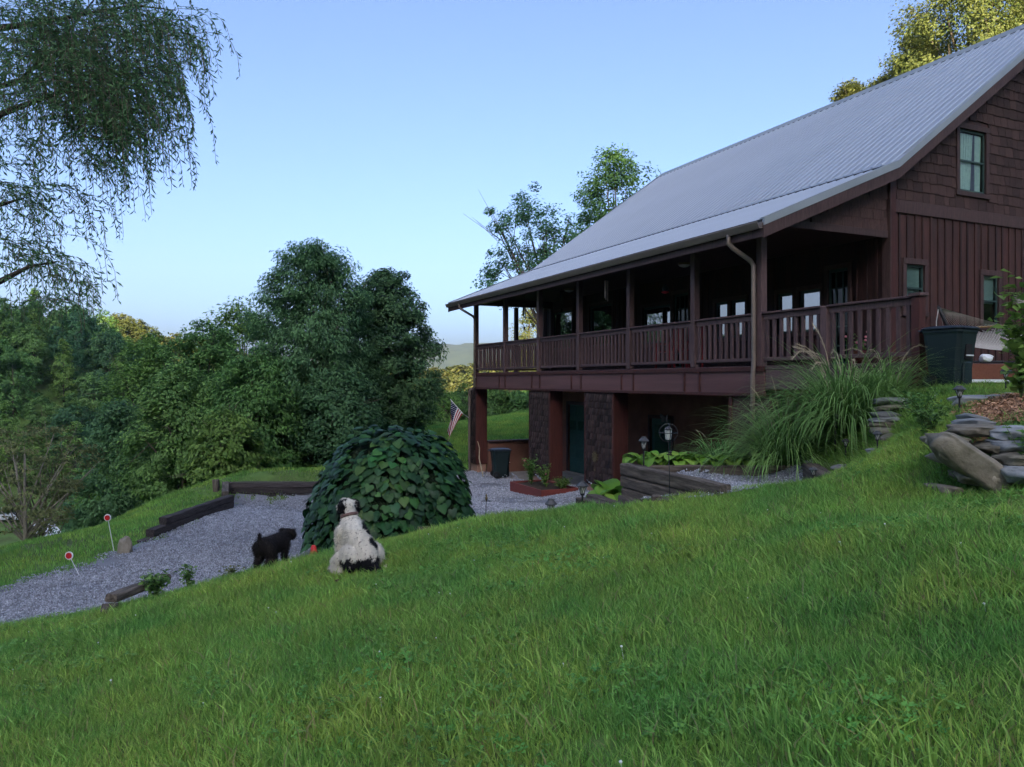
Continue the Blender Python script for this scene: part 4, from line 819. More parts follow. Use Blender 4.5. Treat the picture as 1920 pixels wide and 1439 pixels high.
# wooded hillside across the valley: every tree an individual, meshes shared
protos = [make_tree(60, 11, 3.6, 1.0, 'oval', 90, 55, 1.0, .5, L_oak, lump=.3), make_tree(61, 12, 3.0, .8, 'cone', 80, 55, .9, .48, L_lite, lump=.25), make_tree(62, 10, 4.2, 1.0, 'dome', 100, 55, 1.1, .5, L_dark, lump=.3), make_tree(63, 13, 3.6, .8, 'dome', 100, 50, 1.0, .5, L_lite, lump=.35)]
rr = random.Random(8); placed = []
cand = [(rr.uniform(-128, -30), rr.uniform(56, 150)) for _ in range(5200)]
for (X, Y) in cand:
    px = CX + F * X / Y
    if not (-90 < px < 480) or (px < 190 and Y < 97) or len(placed) >= 165: continue
    if px > 300 and Y > 100: continue
    if any((X-a)**2 + (Y-b)**2 < 3.9 ** 2 for a, b in placed): continue
    placed.append((X, Y))
for i, (X, Y) in enumerate(placed):
    k = rr.choice((0, 0, 1, 1, 2, 3)); sc = rr.uniform(.6, .95)
    plant_tree('hillside_tree', protos[k], (X, Y, gz(X, Y) - .3), ('oval mid-green tree on the shaded wooded hillside', 'pointed light green tree on the shaded wooded hillside', 'low domed dark green tree on the shaded wooded hillside', 'tall domed light green tree on the shaded wooded hillside')[k], ('oval trees on the wooded hillside', 'pointed trees on the wooded hillside', 'dark domed trees on the wooded hillside', 'light domed trees on the wooded hillside')[k], rz=rr.uniform(0, 6.28), sc=(sc, sc, sc * rr.uniform(.85, 1.15)))
sp = make_tree(64, 12, 3.8, 1.0, 'dome', 90, 50, 1.0, .5, L_sun, lump=.35)
for i, (x, yt, Y) in enumerate(((205, 592, 166), (228, 588, 172), (252, 598, 170), (276, 612, 174), (290, 634, 176), (240, 604, 160))):
    X = (x - CX) / F * Y; zt = (HY - yt) / F * Y; zb = gz(X, Y); plant_tree('sunlit_tree', sp, (X, Y, zb), 'sunlit golden treetop on the crest of the wooded hillside', 'sunlit treetops on the hillside crest', rz=i * 1.3, sc=(1, 1, max(.5, (zt - zb) / 12)))
# far sunlit woods: reads as one mass
fsrc = [make_tree(70 + i, 9, 4.0, 1.0, 'dome', 34, 34, 1.3, .9, L_far, lump=.3, limbs=0)[1] for i in range(3)]
n = 1500; X = rg.uniform(-95, 75, n); Y = rg.uniform(158, 262, n)
scatter('forest', np.stack([X, Y, ground(X, Y) - 1], 1), np.stack([np.zeros(n), np.zeros(n), rg.uniform(0, 6.28, n)], 1), rg.uniform(.6, 1.05, n), rg.integers(0, 3, n), fsrc, label='far sunlit yellow-green woods on the ridge', cat='forest')
n = 420; X = rg.uniform(-35, 40, n); Y = rg.uniform(72, 150, n)
dsrc = [make_tree(75 + i, 8, 3.4, .5, 'dome', 34, 34, 1.1, .8, L_oak, lump=.3, limbs=0)[1] for i in range(2)]
scatter('forest', np.stack([X, Y, ground(X, Y) - 1], 1), np.stack([np.zeros(n), np.zeros(n), rg.uniform(0, 6.28, n)], 1), rg.uniform(.5, .95, n), rg.integers(0, 2, n), dsrc, label='shaded green woods in the hollow below the sunlit ridge', cat='forest')
# ------------------------------------------------------------ weeping willow hanging in from the left
def willow():
    r = np.random.default_rng(21); root = empty('weeping_willow', (-9.3, 8.6, gz(-9.3, 8.6)), 0, 'weeping willow branches with narrow leaves hanging down over the left edge', 'tree')
    zb = root.location.z; O = root.location
    wood = MB(); tr = [Vector((-9.3, 8.6, zb - .4)), Vector((-9.25, 8.6, zb + 2)), Vector((-9.0, 8.7, .8)), Vector((-8.7, 8.8, 2.6)), Vector((-8.2, 8.8, 4.4)), Vector((-7.8, 8.9, 6.0))]
    wood.tube([p - O for p in tr], [.34, .27, .23, .19, .14, .08], 10)
    limb_px = [[(-120, 300), (0, 215), (70, 188), (160, 160), (230, 120)], [(-150, 120), (0, 52), (60, 46), (140, 30), (250, 10), (330, 20)], [(-160, -60), (0, -90), (120, -110), (260, -60)], [(-100, 560), (0, 528), (55, 500), (110, 490)], [(-150, 420), (0, 385), (50, 370)], [(-120, 200), (40, 150), (120, 70), (200, -30)]]
    strands = []
    for li, lp in enumerate(limb_px):
        Yl = (8.6, 9.4, 8.9, 8.2, 9.0, 10.0)[li]; pts = [P(x, y, Yl + .12 * k) for k, (x, y) in enumerate(lp)]
        q = [tr[3 if lp[0][1] < 350 else 2] - O] + [p - O for p in pts]; wood.tube(q, list(np.linspace(.06, .006, len(q))), 6)
    # strand starts: (x, y, spread x, spread y, number, mean droop in px)
    for (x, y, sx, sy, n, dr) in ((60, 40, 75, 55, 95, 95), (190, 40, 75, 50, 100, 95), (290, 60, 50, 45, 60, 65), (165, 290, 45, 30, 16, 90), (215, 200, 50, 40, 46, 100), (165, 380, 14, 20, 5, 60), (150, 530, 30, 12, 14, 35), (60, 100, 70, 50, 70, 110), (90, 560, 60, 14, 30, 40), (345, 75, 30, 25, 14, 50), (120, 150, 95, 55, 120, 100), (230, 150, 65, 50, 100, 110), (310, 140, 30, 30, 14, 45), (160, 235, 60, 35, 40, 110), (225, 235, 40, 30, 22, 80), (20, 170, 30, 60, 24, 70), (40, 370, 45, 30, 30, 90), (30, 470, 45, 35, 34, 80), (100, 500, 40, 18, 24, 50), (30, 270, 26, 30, 10, 90), (-60, 60, 70, 60, 30, 110), (-70, 300, 70, 120, 40, 110), (150, -60, 120, 40, 50, 90)):
        for _ in range(int(n * 1.35)):
            strands.append((x + r.normal(0, sx * .55), y + r.normal(0, sy * .55), 8.9 + r.normal(0, .75), max(25, r.normal(dr, dr * .35))))
    C, Nn, T, var = [], [], [], []; tw = MB()
    for (x, y, Y, dr) in strands:
        p0 = P(x, y, Y); L_ = dr / F * Y; a = r.uniform(-.8, .8) if r.uniform() < .6 else r.uniform(0, 6.28); hd = Vector((math.cos(a), math.sin(a), 0)); sp_ = L_ * r.uniform(.3, 1.1); m = max(5, int(L_ / .034)); prev = None; pts = []
        for i in range(m):
            f = i / (m - 1); p = p0 + hd * (sp_ * (1 - (1 - f) ** 2)) + Vector((0, 0, .16 * L_ * math.sin(f * 2.2) - L_ * f * f * .95)); pts.append(p - O)
            if i == 0: prev = p; continue
            d = (p - prev).normalized(); prev = p
            for sgn in (-1, 1):
                if r.uniform() < .16: continue
                sd_ = Vector((r.normal(), r.normal(), r.normal() * .3)); sd_ = (sd_ - d * sd_.dot(d)).normalized(); t = (d * .7 + sd_ * .95 + Vector((0, 0, -.3))).normalized(); nn = t.cross(Vector((r.normal(), r.normal(), r.normal()))).normalized()
                c = p - O + t * .04; C.append(c); T.append(t); Nn.append(nn); var.append(r.uniform())
        tw.tube(pts[::max(1, m // 5)] + [pts[-1]], .0028, 3)
    n = len(C); wd = wood.build('trunk', M['darkbark'], root, True); tag(tw.build('twigs', M['bark'], wd, False, fix=False), kind='stuff')
    link('crown', leaves(np.array(C), np.array(Nn), np.array(T), .088 * r.uniform(.6, 1.2, n), .2, L_willow, np.array(var)), root)
willow()
# ------------------------------------------------------------ vine-covered mound
def heart(sz=1.0):
    o = [(0, -.06), (.20, .10), (.42, .08), (.52, -.12), (.44, -.42), (.24, -.70), (0, -.95), (-.24, -.70), (-.44, -.42), (-.52, -.12), (-.42, .08), (-.20, .10)]
    mb = MB(); vs = [(a, b, -.22 * a * a - .18 * (b + .2) ** 2) for a, b in o] + [(0, -.35, .05)]; c = len(o)
    mb.add(vs, [(i, (i + 1) % c, c) for i in range(c)]); me = mb.mesh('leaf', L_vine, True, fix=False); return me
hm = []
for k in range(5):
    me = heart(); a = me.attributes.new('var', 'FLOAT', 'FACE'); a.data.foreach_set('value', [(.05, .25, .45, .65, .95)[k]] * len(me.polygons)); hm.append(me)
VC = Vector((-2.11, 12.95, -2.8)); vm = empty('vine_mound', VC, 0, 'dome of dark green heart-leaved vine beside the gravel drive', 'vine')
def dome_pt(a, f):      # f: 0 base .. 1 top
    rad = (1 - f ** 2.5) ** .5; lump_ = 1 + .06 * math.sin(3 * a + 1) + .05 * math.sin(5 * a + 2 + f * 5) + .03 * math.sin(9 * a + f * 13)
    return Vector((1.33 * rad * lump_ * math.cos(a) + .06 * f, 1.2 * rad * lump_ * math.sin(a), .05 + 1.93 * f + .05 * math.sin(4 * a)))
core = MB(); ns = 28; nl = 10
for j in range(nl + 1):
    for i in range(ns): core.v.append(tuple(dome_pt(2 * math.pi * i / ns, min(.995, j / nl)) * .93))
core.f = [(j*ns+i, j*ns+(i+1) % ns, (j+1)*ns+(i+1) % ns, (j+1)*ns+i) for j in range(nl) for i in range(ns)]; core.m = [0] * len(core.f)
core.build('dark_core', mat('vine_dark_core', (.008,.020,.007), (.018,.036,.012), 14, .9, 1.0, 30), vm, True)  # closed dark shell; shade between the leaves is put into its colour
r = random.Random(12); rest_v, rest_f, rest_a = [], [], []; cnt = 0; spots = []
for i in range(2900):
    f = r.random() ** 1.0; a = r.uniform(0, 2 * math.pi)
    if r.random() > (1 - f ** 2.5) ** .5 + .22: continue
    spots.append((a, min(.985, f)))
spots.sort(key=lambda q: math.sin(q[0]))          # those facing the house drive side first
for (a, f) in spots:
    p = dome_pt(a, f); e = 1e-3; du = dome_pt(a + e, f) - p; dv = dome_pt(a, min(.999, f + e)) - p; nrm = du.cross(dv).normalized()
    if nrm.dot(Vector((p.x, p.y, p.z - .4))) < 0: nrm = -nrm
    dn = (-dv).normalized(); nn = (nrm + Vector((0, 0, .42)) + Vector((r.gauss(0, .22), r.gauss(0, .22), r.gauss(0, .15)))).normalized()
    yax = -(dn + Vector((r.gauss(0, .3), r.gauss(0, .3), r.gauss(0, .2)))); yax = (yax - nn * yax.dot(nn)).normalized(); xax = yax.cross(nn); sz = r.uniform(.085, .20) * (1.0 if r.random() > .15 else .65)
    Mx = Matrix((xax, yax, nn)).transposed(); me = r.choices(hm, (5, 5, 4, 2, 1))[0]
    pos = p * 1.0 + nrm * (r.uniform(-.04, .08) if r.random() < .93 else r.uniform(.06, .15))
    if cnt < 298:
        o = link('leaf', me, vm, pos, Mx.to_euler(), (sz, sz, sz)); cnt += 1
    else:
        b = len(rest_v)
        for v in me.vertices: rest_v.append(tuple(pos + Mx @ (v.co * sz)))
        for pl in me.polygons: rest_f.append(tuple(i + b for i in pl.vertices)); rest_a.append(me.attributes['var'].data[0].value)
o = link('foliage', np_mesh('foliage', np.array(rest_v), np.array(rest_f), L_vine, {'var': rest_a}, smooth=True), vm); o['kind'] = 'stuff'
# ------------------------------------------------------------ ornamental grass clumps
def ribbons(rng_, n, base_r, L0, L1, spread, wd, mt, stiff=.45):
    V, Fq, var = [], [], []; S = 8
    for i in range(n):
        a = rng_.uniform(0, 6.283); q = base_r * math.sqrt(rng_.uniform()); p = np.array([q * math.cos(a), q * math.sin(a), -.05]); a2 = a + rng_.normal(0, .5); el = rng_.uniform(stiff, 1.5); ln = rng_.uniform(L0, L1); h = np.array([math.cos(a2), math.sin(a2)]); w0 = wd * rng_.uniform(.6, 1.3); sd_ = np.array([-h[1], h[0], 0]); v = rng_.uniform(); b = len(V)
        dr = rng_.uniform(1.2, 3.0) * spread
        for k in range(S + 1):
            f = k / S; ww = w0 * (1 - f ** 2.2) * (.6 + .4 * min(1, f * 5)); V += [p - sd_ * ww / 2 + np.array([0, 0, ww * .1]), p + sd_ * ww / 2]
            e = el - dr * f ** 1.6; p = p + np.array([h[0] * math.cos(e), h[1] * math.cos(e), math.sin(e)]) * ln / S
            if k < S: Fq.append((b + 2*k, b + 2*k + 1, b + 2*k + 3, b + 2*k + 2)); var.append(v)
    return np_mesh('blades', np.array(V), np.array(Fq), mt, {'var': var})
def plume_mesh(seed, bend, ln):
    r = random.Random(seed); mb = MB(); pts = []; p = Vector((0, 0, 0)); e = 1.45
    for k in range(10): pts.append(p.copy()); p = p + Vector((math.cos(e), 0, math.sin(e))) * ln / 9; e -= bend * (k / 9) ** 2 * .42
    mb.tube(pts, list(np.linspace(.0045, .002, 10)), 4)
    for i in range(90):
        f = r.uniform(.72, 1.0); k = f * 9; q = pts[int(min(8, k))].lerp(pts[min(9, int(k) + 1)], k % 1); d = (pts[9] - pts[7]).normalized(); o_ = Vector((r.gauss(0, 1), r.gauss(0, 1), r.gauss(0, 1))) * .35 + d; o_ = o_.normalized() * r.uniform(.02, .05); sd_ = o_.cross(Vector((r.random(), r.random(), 1))).normalized() * .0022
        mb.add([q - sd_, q + sd_, q + o_], [(0, 1, 2)])
    return mb.mesh('plume', M['straw'], fix=False)
pl_m = [plume_mesh(k, b, 1.0) for k, b in enumerate((.8, 1.6, 2.4, 3.0))]
rgp = np.random.default_rng(5)
for (X, Y, z, n, L0, L1, br, spread, npl, lab) in ((4.98, 11.25, -.9, 1350, 1.1, 2.0, .34, 1.0, 12, 'tall arching ornamental grass clump with feathery plumes before the porch rail'), (4.25, 11.75, -1.2, 1050, .9, 1.7, .32, 1.05, 9, 'ornamental grass clump spilling left of the tallest one, over the hostas'), (3.4, 12.3, -1.4, 420, .5, 1.0, .25, 1.1, 2, 'low ornamental grass tuft behind the timber bed'), (5.45, 11.0, -.55, 320, .7, 1.35, .2, 1.1, 4, 'smaller ornamental grass tuft growing against the deck corner')):
    g = empty('ornamental_grass', (X, Y, gz(X, Y)), 0, lab, 'grass clump'); link('blades', ribbons(rgp, n, br, L0, L1, spread, .017, L_pampas), g)
    for i in range(npl):
        a = rgp.uniform(1.8, 5.2) if rgp.uniform() < .7 else rgp.uniform(0, 6.28); sc = rgp.uniform(1.35, 1.75) * (L1 / 2.0 if L1 < 1.9 else 1); link('plume', pl_m[rgp.integers(0, 4)], g, (br * .6 * math.cos(a), br * .6 * math.sin(a), 0), (0, 0, a), (sc, sc, sc))
# ------------------------------------------------------------ broad-leaved plants
def hosta_leaf(seed):
    r = random.Random(seed); mb = MB(); n = 8; L_ = .34; el = 1.1; p = Vector((0, 0, 0)); rows = []
    for k in range(n + 1):
        f = k / n; wd = .012 if f < .25 else .115 * math.sin(math.pi * min(1, (f - .22) / .78 * .93 + .07)) ** .8 + .004; rows.append((p.copy(), wd, el)); p = p + Vector((math.cos(el), 0, math.sin(el))) * L_ / n; el -= .30
    for (c, wd, e) in rows:
        up = Vector((-math.sin(e), 0, math.cos(e)))
        for q in (-1, -.5, 0, .5, 1): mb.v.append(tuple(c + Vector((0, wd * q, 0)) + up * (abs(q) * wd * .35 + (.006 if q in (-.5, .5) else 0))))
    mb.f = [(k*5+i, k*5+i+1, (k+1)*5+i+1, (k+1)*5+i) for k in range(n) for i in range(4)]; mb.m = [0] * len(mb.f)
    me = mb.mesh('leaf', L_hosta, True, fix=False); a = me.attributes.new('var', 'FLOAT', 'FACE'); a.data.foreach_set('value', [r.random()] * len(me.polygons)); return me
hl = [hosta_leaf(k) for k in range(4)]
def hosta(X, Y, z, n, sc, label, group=None):
    h = empty('hosta', (X, Y, z), 0, label, 'plant', group); r = random.Random(int(X * 97 + Y * 13))
    for i in range(n):
        a = i * 2.4 + r.uniform(-.3, .3); s_ = sc * r.uniform(.75, 1.25); link('leaf', r.choice(hl), h, (.03 * math.cos(a), .03 * math.sin(a), 0), (0, r.uniform(-.5, .25), a), (s_, s_, s_))
for i in range(9):
    f = i / 8; X, Y = 2.05 + 2.3 * f, 12.13 - .45 * f + .10 * (i % 2); hosta(X, Y, -1.34, 19, .88, 'bright green hosta in the row behind the weathered timber bed', 'hostas behind the timber bed')
hosta(1.62, 12.0, -1.95, 18, 1.5, 'large light green hosta at the outer corner of the timber bed')
def herb(name, X, Y, label, h, rad, n, mt, leaf, seed, cat='plant', group=None, z=None, stems=7, asp=.5, flowers=0):
    r = np.random.default_rng(seed); zb = gz(X, Y) if z is None else z; g = empty(name, (X, Y, zb), 0, label, cat, group); st = MB(); C, Nn, T = [], [], []
    for s_ in range(stems):
        a = r.uniform(0, 6.283); e = Vector((rad * r.uniform(.2, 1) * math.cos(a), rad * r.uniform(.2, 1) * math.sin(a), h * r.uniform(.6, 1.05))); m_ = e * .5 + Vector((-.2 * e.x, -.2 * e.y, .08 * h)); st.tube([(0, 0, -.03), m_, e], [.006, .004, .002], 4)
        for k in range(n // stems):
            f = r.uniform(.15, 1.0); p = (m_ * (f * 2) if f < .5 else m_.lerp(e, f * 2 - 1)) + Vector(r.normal(0, leaf * .5, 3)); b = r.uniform(0, 6.283); t = Vector((math.cos(b), math.sin(b), r.uniform(-.5, .3))); C.append(p); T.append(t); Nn.append(Vector((r.normal() * .5, r.normal() * .5, 1)).normalized())
    st.build('stems', M['stem'], g, fix=False); m = len(C); link('foliage', leaves(np.array(C), np.array(Nn), np.array(T), leaf * r.uniform(.6, 1.3, m), asp, mt, None, 'foliage'), g)
    if flowers:
        fm = MB().ball((0, 0, 0), (.03, .03, .024), 7).ball((.012, .005, .012), .02, 6).mesh('flower', M['pink'], True)
        for i in range(flowers): p = C[int(r.integers(0, m))]; link('flower', fm, g, p + Vector((0, 0, .05)))
    return g
herb('weed_clump', 5.0, 9.2, 'tangle of grey-green weeds below the mulch bed', .5, .4, 420, L_oak, .06, 1, stems=16)
herb('weed_clump', 4.75, 8.6, 'leafy weeds at the left foot of the stone edging', .42, .35, 340, L_oak, .06, 2, stems=14)
herb('weed_clump', 5.65, 8.2, 'single young green weed growing in the wood chips', .24, .10, 60, L_lite, .06, 3, stems=4)
herb('weed_clump', 4.55, 6.75, 'weeds sprouting between the stones at the right edge', .5, .25, 240, L_lite, .06, 4, stems=9, z=-.85)
herb('leafy_sapling', 5.95, 8.85, 'leafy shrub with lobed green leaves in front of the hammock', 1.45, .30, 420, L_lite, .12, 5, 'shrub', stems=9, asp=.8)
herb('leafy_sapling', 5.85, 8.3, 'tall thin sprig with a few pale leaves reaching up past the gable wall', 2.35, .16, 60, L_lite, .10, 6, 'shrub', stems=3, asp=.6)
herb('weed_clump', -4.15, 8.85, 'dark green leafy plant beside the short timber at the lawn edge', .26, .20, 260, L_oak, .07, 7, stems=10, z=-2.5)
herb('weed_clump', -3.95, 9.25, 'small upright green plant behind the dark one at the lawn edge', .3, .14, 160, L_oak, .06, 8, stems=8, z=-2.55)
herb('dry_plant', -3.55, 9.55, 'pale dry ground plant beside the black dog', .16, .2, 160, L_brown, .05, 9, stems=9, z=-2.5)
herb('weed_clump', 1.35, 11.4, 'light green weeds between planter and timber step', .35, .28, 240, L_lite, .05, 10, stems=10)
sg = empty('spiky_grass', (-2.95, 9.55, gz(-2.95, 9.55)), 0, 'thin dark arching grass stalks around the black dog', 'grass clump'); link('blades', ribbons(rgp, 40, .22, .25, .5, .9, .008, L_dark, .6), sg)
for (X, Y, lab) in ((7.3, 10.9, 'tuft of long grass along the deck skirt, under the hammock'), (5.55, 10.35, 'tuft of long grass on top of the flat stone stack'), (-1.0, 10.75, 'tuft of long grass at the foot of the vine dome')):
    g = empty('grass_tuft', (X, Y, gz(X, Y)), 0, lab, 'grass clump'); link('blades', ribbons(rgp, 160, .3, .12, .32, .8, .008, L_grass, .6), g)
# ------------------------------------------------------------ timbers
def timber_mesh(L_, a=.17, b=.17, seed=0, mt='timber'):
    r = random.Random(seed); mb = MB(); n = max(4, int(L_ / .22)); c = .018
    sec = [(-a/2+c, -b/2), (a/2-c, -b/2), (a/2, -b/2+c), (a/2, b/2-c), (a/2-c, b/2), (-a/2+c, b/2), (-a/2, b/2-c), (-a/2, -b/2+c)]
    for i in range(n + 1):
        x = L_ * i / n
        for (y, z) in sec: mb.v.append((x + (r.uniform(-.012, .012) if i in (0, n) else 0), y + r.gauss(0, .004), z + r.gauss(0, .004)))
    mb.f = [(i*8+k, i*8+(k+1) % 8, (i+1)*8+(k+1) % 8, (i+1)*8+k) for i in range(n) for k in range(8)] + [tuple(range(7, -1, -1)), tuple(range(n*8, n*8+8))]; mb.m = [0] * len(mb.f)
    return mb.mesh('timber', M[mt])
def timber(parent, p0, p1, seed, a=.17, b=.17, mt='timber'):     # p0,p1: centre line of the timber (world), top given by z + b/2
    p0, p1 = Vector(p0), Vector(p1); d = p1 - p0
    return link('timber', timber_mesh(d.length, a, b, seed, mt), parent, p0 - parent.location, d.to_track_quat('X', 'Z').to_euler())
tb = empty('timber_bed', (2.6, 10.2, -1.75), 0, 'raised gravel bed edged with weathered grey railway timbers', 'raised bed')
Lp, Np = Vector((1.66, 11.1, 0)), Vector((2.48, 8.8, 0)); dv = Np - Lp
for k, f in enumerate((1.0, .82, .60, .55, .5)):
    z = -1.295 - .178 * k; timber(tb, Lp + Vector((.01*k, 0, z)), Lp + dv * f + Vector((0, 0, z)), 100 + k)
timber(tb, (1.95, 11.95, -1.42), (4.42, 11.42, -1.36), 110); timber(tb, (1.97, 11.95, -1.60), (4.42, 11.42, -1.54), 111)
timber(tb, (4.20, 10.65, -1.26), (3.98, 9.42, -1.30), 112, .22, .2); timber(tb, (4.18, 10.65, -1.46), (4.0, 9.5, -1.5), 113, .2, .19)
timber(tb, (1.80, 9.28, -1.53), (3.05, 8.62, -1.42), 114); timber(tb, (1.78, 9.33, -1.75), (1.78, 9.33, -1.42), 115, .12, .12)
timber(tb, (1.78, 9.4, -1.72), (1.62, 11.0, -1.75), 116)
ts = empty('timber_step', (1.35, 10.1, -1.9), 0, 'two grey timbers stepping down to the gravel beside the raised bed', 'step')
timber(ts, (.98, 10.75, -1.74), (1.70, 9.3, -1.72), 120); timber(ts, (1.22, 11.6, -1.82), (1.62, 10.3, -1.80), 121)
rw = empty('retaining_wall', (-6.4, 19.2, -3.2), 0, 'dark creosoted timber retaining wall at the back of the gravel drive', 'wall')
for k in range(5):
    z = -2.69 - .155 * k; timber(rw, (-7.42, 19.55, z), (-4.4, 19.65, z), 130 + k, .16, .15, 'timberdark'); timber(rw, (-7.36, 19.45, z + .03), (-6.72, 17.75, z + .02), 140 + k, .16, .15, 'timberdark' if k % 2 else 'timber')
timber(rw, (-7.62, 19.5, -3.4), (-7.62, 19.5, -2.55), 150, .14, .14); 
cw = empty('timber_kerb', (-6.7, 16, -3.1), 0, 'stepped low timber kerb along the far side of the drive', 'kerb')
for k, f in enumerate((.0, .10, .22)):
    a_, b_ = Vector((-6.85, 13.9, -3.02 + .145 * k)), Vector((-6.50, 17.5, -3.0 + .145 * k)); timber(cw, a_.lerp(b_, f), b_, 160 + k, .17, .145, 'timberdark')
st = empty('short_timber', (-4.5, 8.7, -2.5), 0, 'short weathered timber with pale end at the lawn edge by the drive', 'timber'); timber(st, (-4.42, 8.35, -2.40), (-4.25, 9.3, -2.42), 170, .15, .09); timber(st, (-4.42, 8.33, -2.50), (-4.27, 7.95, -2.62), 171, .16, .14)
vk = empty('timber_edging', (-1, 10.6, -2.2), 0, 'thin grey timber edging at the foot of the vine dome', 'edging'); timber(vk, P(785, 995, 10.55), P(884, 990, 10.75), 180, .10, .09)
# ------------------------------------------------------------ rocks
def rock_mesh(seed, dims, mt, sharp=.5, npl=9, lo=.8):
    r = np.random.default_rng(seed); bm = bmesh.new(); bmesh.ops.create_icosphere(bm, subdivisions=4, radius=1); ph = r.uniform(0, 6.28, (6, 3)); fr = r.uniform(.8, 3.6, (6, 3)); f2 = r.uniform(4, 11, (6, 3))
    planes = [(unit(r.normal(size=3)), r.uniform(lo, 1.1)) for _ in range(npl)]
    for v in bm.verts:
        c = np.array(v.co); c = np.sign(c) * np.abs(c) ** sharp
        for n_, d_ in planes:
            q = c @ n_ - d_
            if q > 0: c = c - n_ * q * .92
        n_ = sum(.03 * math.sin(fr[i] @ c * 1.6 + ph[i][0]) + .010 * math.sin(f2[i] @ c * 1.5 + ph[i][1]) for i in range(6)) + r.normal(0, .006)
        v.co = Vector(c * (1 + n_) * np.array(dims) * .53)
    me = bpy.data.meshes.new('rock'); bm.to_mesh(me); bm.free(); me.materials.append(M[mt]); me.polygons.foreach_set('use_smooth', [True] * len(me.polygons)); return me
def rock(x0, y0, x1, y1, Y, label, mt='rock', depth=None, roll=0., seed=None, cat='stone', name='stone', group=None, yaw=0.):
    a = (x1 - x0) / F * Y; b = (y1 - y0) / F * Y; c = P((x0+x1)/2, (y0+y1)/2, Y)
    if y0 in (858, 836, 822, 1000, 922, 950, 1008, 868, 814, 742): c.z = min(c.z, gz(c.x, c.y) + b * .18)
    dims = (a, depth or max(.18, a * .7), b)
    o = link(name, rock_mesh(seed or int(x0 * 3 + y0), dims, mt), None, c, (0, R(roll), R(yaw))); return tag(o, label, cat, group)
o = link('boulder', rock_mesh(78, (.76, .36, .25), 'rock', .38, 5, .95), None, P(1818, 866, 6.95), (R(10), R(33), R(-6))); tag(o, 'long tan boulder slab lying tilted at the front of the stone edging', 'boulder')
for a in ((1788,797,1892,818,7.3,'wide flat lichen stone on top of the stone edging','rock'), (1795,814,1868,833,7.2,'flat olive stone under the wide top stone of the edging','rock'), (1856,800,1935,824,7.1,'thick pale grey stone at the right end of the edging','slate'),
          (1868,826,1930,848,6.95,'rough grey-green block in the middle of the right edging','slate'), (1872,848,1935,872,6.85,'brown weathered block below the grey-green edging block','rock'), (1882,874,1940,905,6.7,'mottled pale block at the bottom right of the edging','slate'),
          (1806,776,1838,797,7.9,'dark pointed stone lying in the mulch','slate'), (1798,786,1846,806,7.55,'pale grey wedge stone behind the wide flat one','slate'), (1756,848,1800,868,7.1,'small brown stone half hidden under the long boulder','rock'),
          (1800,880,1862,908,7.0,'dark shaded stone beneath the long boulder','rock'), (1748,818,1800,842,7.35,'flat stone at the upper left end of the long boulder','rock'), (1835,830,1880,850,7.1,'squarish dark stone behind the middle of the long boulder','rock'), (1752,868,1786,884,7.1,'small flat stone at the grass under the edging','rock'),
          (1788,742,1878,768,9.5,'broad half-buried grey slab at the top of the mulch bed','slate'), (1846,737,1892,752,9.9,'thin flat stone resting on the broad grey slab','slate'),
          (1643,746,1708,759,10.35,'long dark flat stone crowning the left stone stack','slate'), (1642,759,1692,770,10.3,'brown flat stone second from the top of the left stack','rock'), (1636,772,1684,783,10.2,'grey flat stone in the middle of the left stack','slate'), (1632,782,1692,792,10.15,'wide thin stone jutting from the left stack','slate'),
          (1632,791,1676,803,10.1,'brown stone low in the left stack','rock'), (1634,802,1690,818,10.0,'thick stone at the bottom of the left stack','rock'), (1652,814,1688,834,9.75,'upright leaning brown stone in front of the left stack','rock'), (1686,798,1716,816,9.8,'pale weathered stone right of the left stack','rock'),
          (1680,814,1718,832,9.6,'large cream stone at the foot of the bank','slate'), (1683,822,1704,836,9.4,'small cream stone before the larger cream one','slate'), (1626,836,1668,848,9.6,'flat stone set in the grass under a path light','slate'), (1560,858,1596,868,10.3,'thin flat stone by the ornamental grass','slate'),
          (224,1008,248,1054,13.1,'pointed egg-shaped tan stone at the end of the timber kerb','rock'), (1046,950,1062,962,11.2,'small grey stone at the end of the timber step','slate'), (348,922,366,932,21.5,'flat pale stone on the far lawn edge above the timber wall','slate'), (746,1000,770,1014,10.6,'pale grey stone under the vine dome','slate')):
    rock(*a[:5], a[5], a[6], yaw=(a[0] * 7) % 30 - 15, roll=((a[1] * 3) % 11) - 5, depth=.42 if a[0] > 1730 else None)
# ------------------------------------------------------------ path lights
def path_light():
    g = empty('path_light', (0, 0, 0)); st = MB(); st.tube([(0, 0, -.08), (0, 0, .21)], .011, 8); st.build('stake', M['black'], g)
    cg = MB()
    for k in range(6):
        a0, a1 = k * math.pi / 3, (k + 1) * math.pi / 3; p = lambda a, r_, z: (r_ * math.cos(a), r_ * math.sin(a), z)
        cg.tube([p(a0, .022, .21), p(a1, .050, .30)], .003, 4); cg.tube([p(a1, .022, .21), p(a0, .050, .30)], .003, 4); cg.tube([p(a0, .052, .30), p(a1, .052, .30)], .004, 4)
    cg.lathe([(.012, .195), (.026, .205), (.026, .215), (.012, .22)], 10); cage = cg.build('cage', M['black'], g)
    gl = MB().lathe([(.012, .215), (.022, .225), (.042, .298), (.03, .30)], 12); gl.build('glass', M['lampglass'], g, True)
    cp = MB().lathe([(.046, .302), (.074, .298), (.076, .306), (.038, .338), (.034, .350), (.004, .352)], 6); cp.build('cap', M['lampcap'], g); return g
pl0 = path_light(); used = False
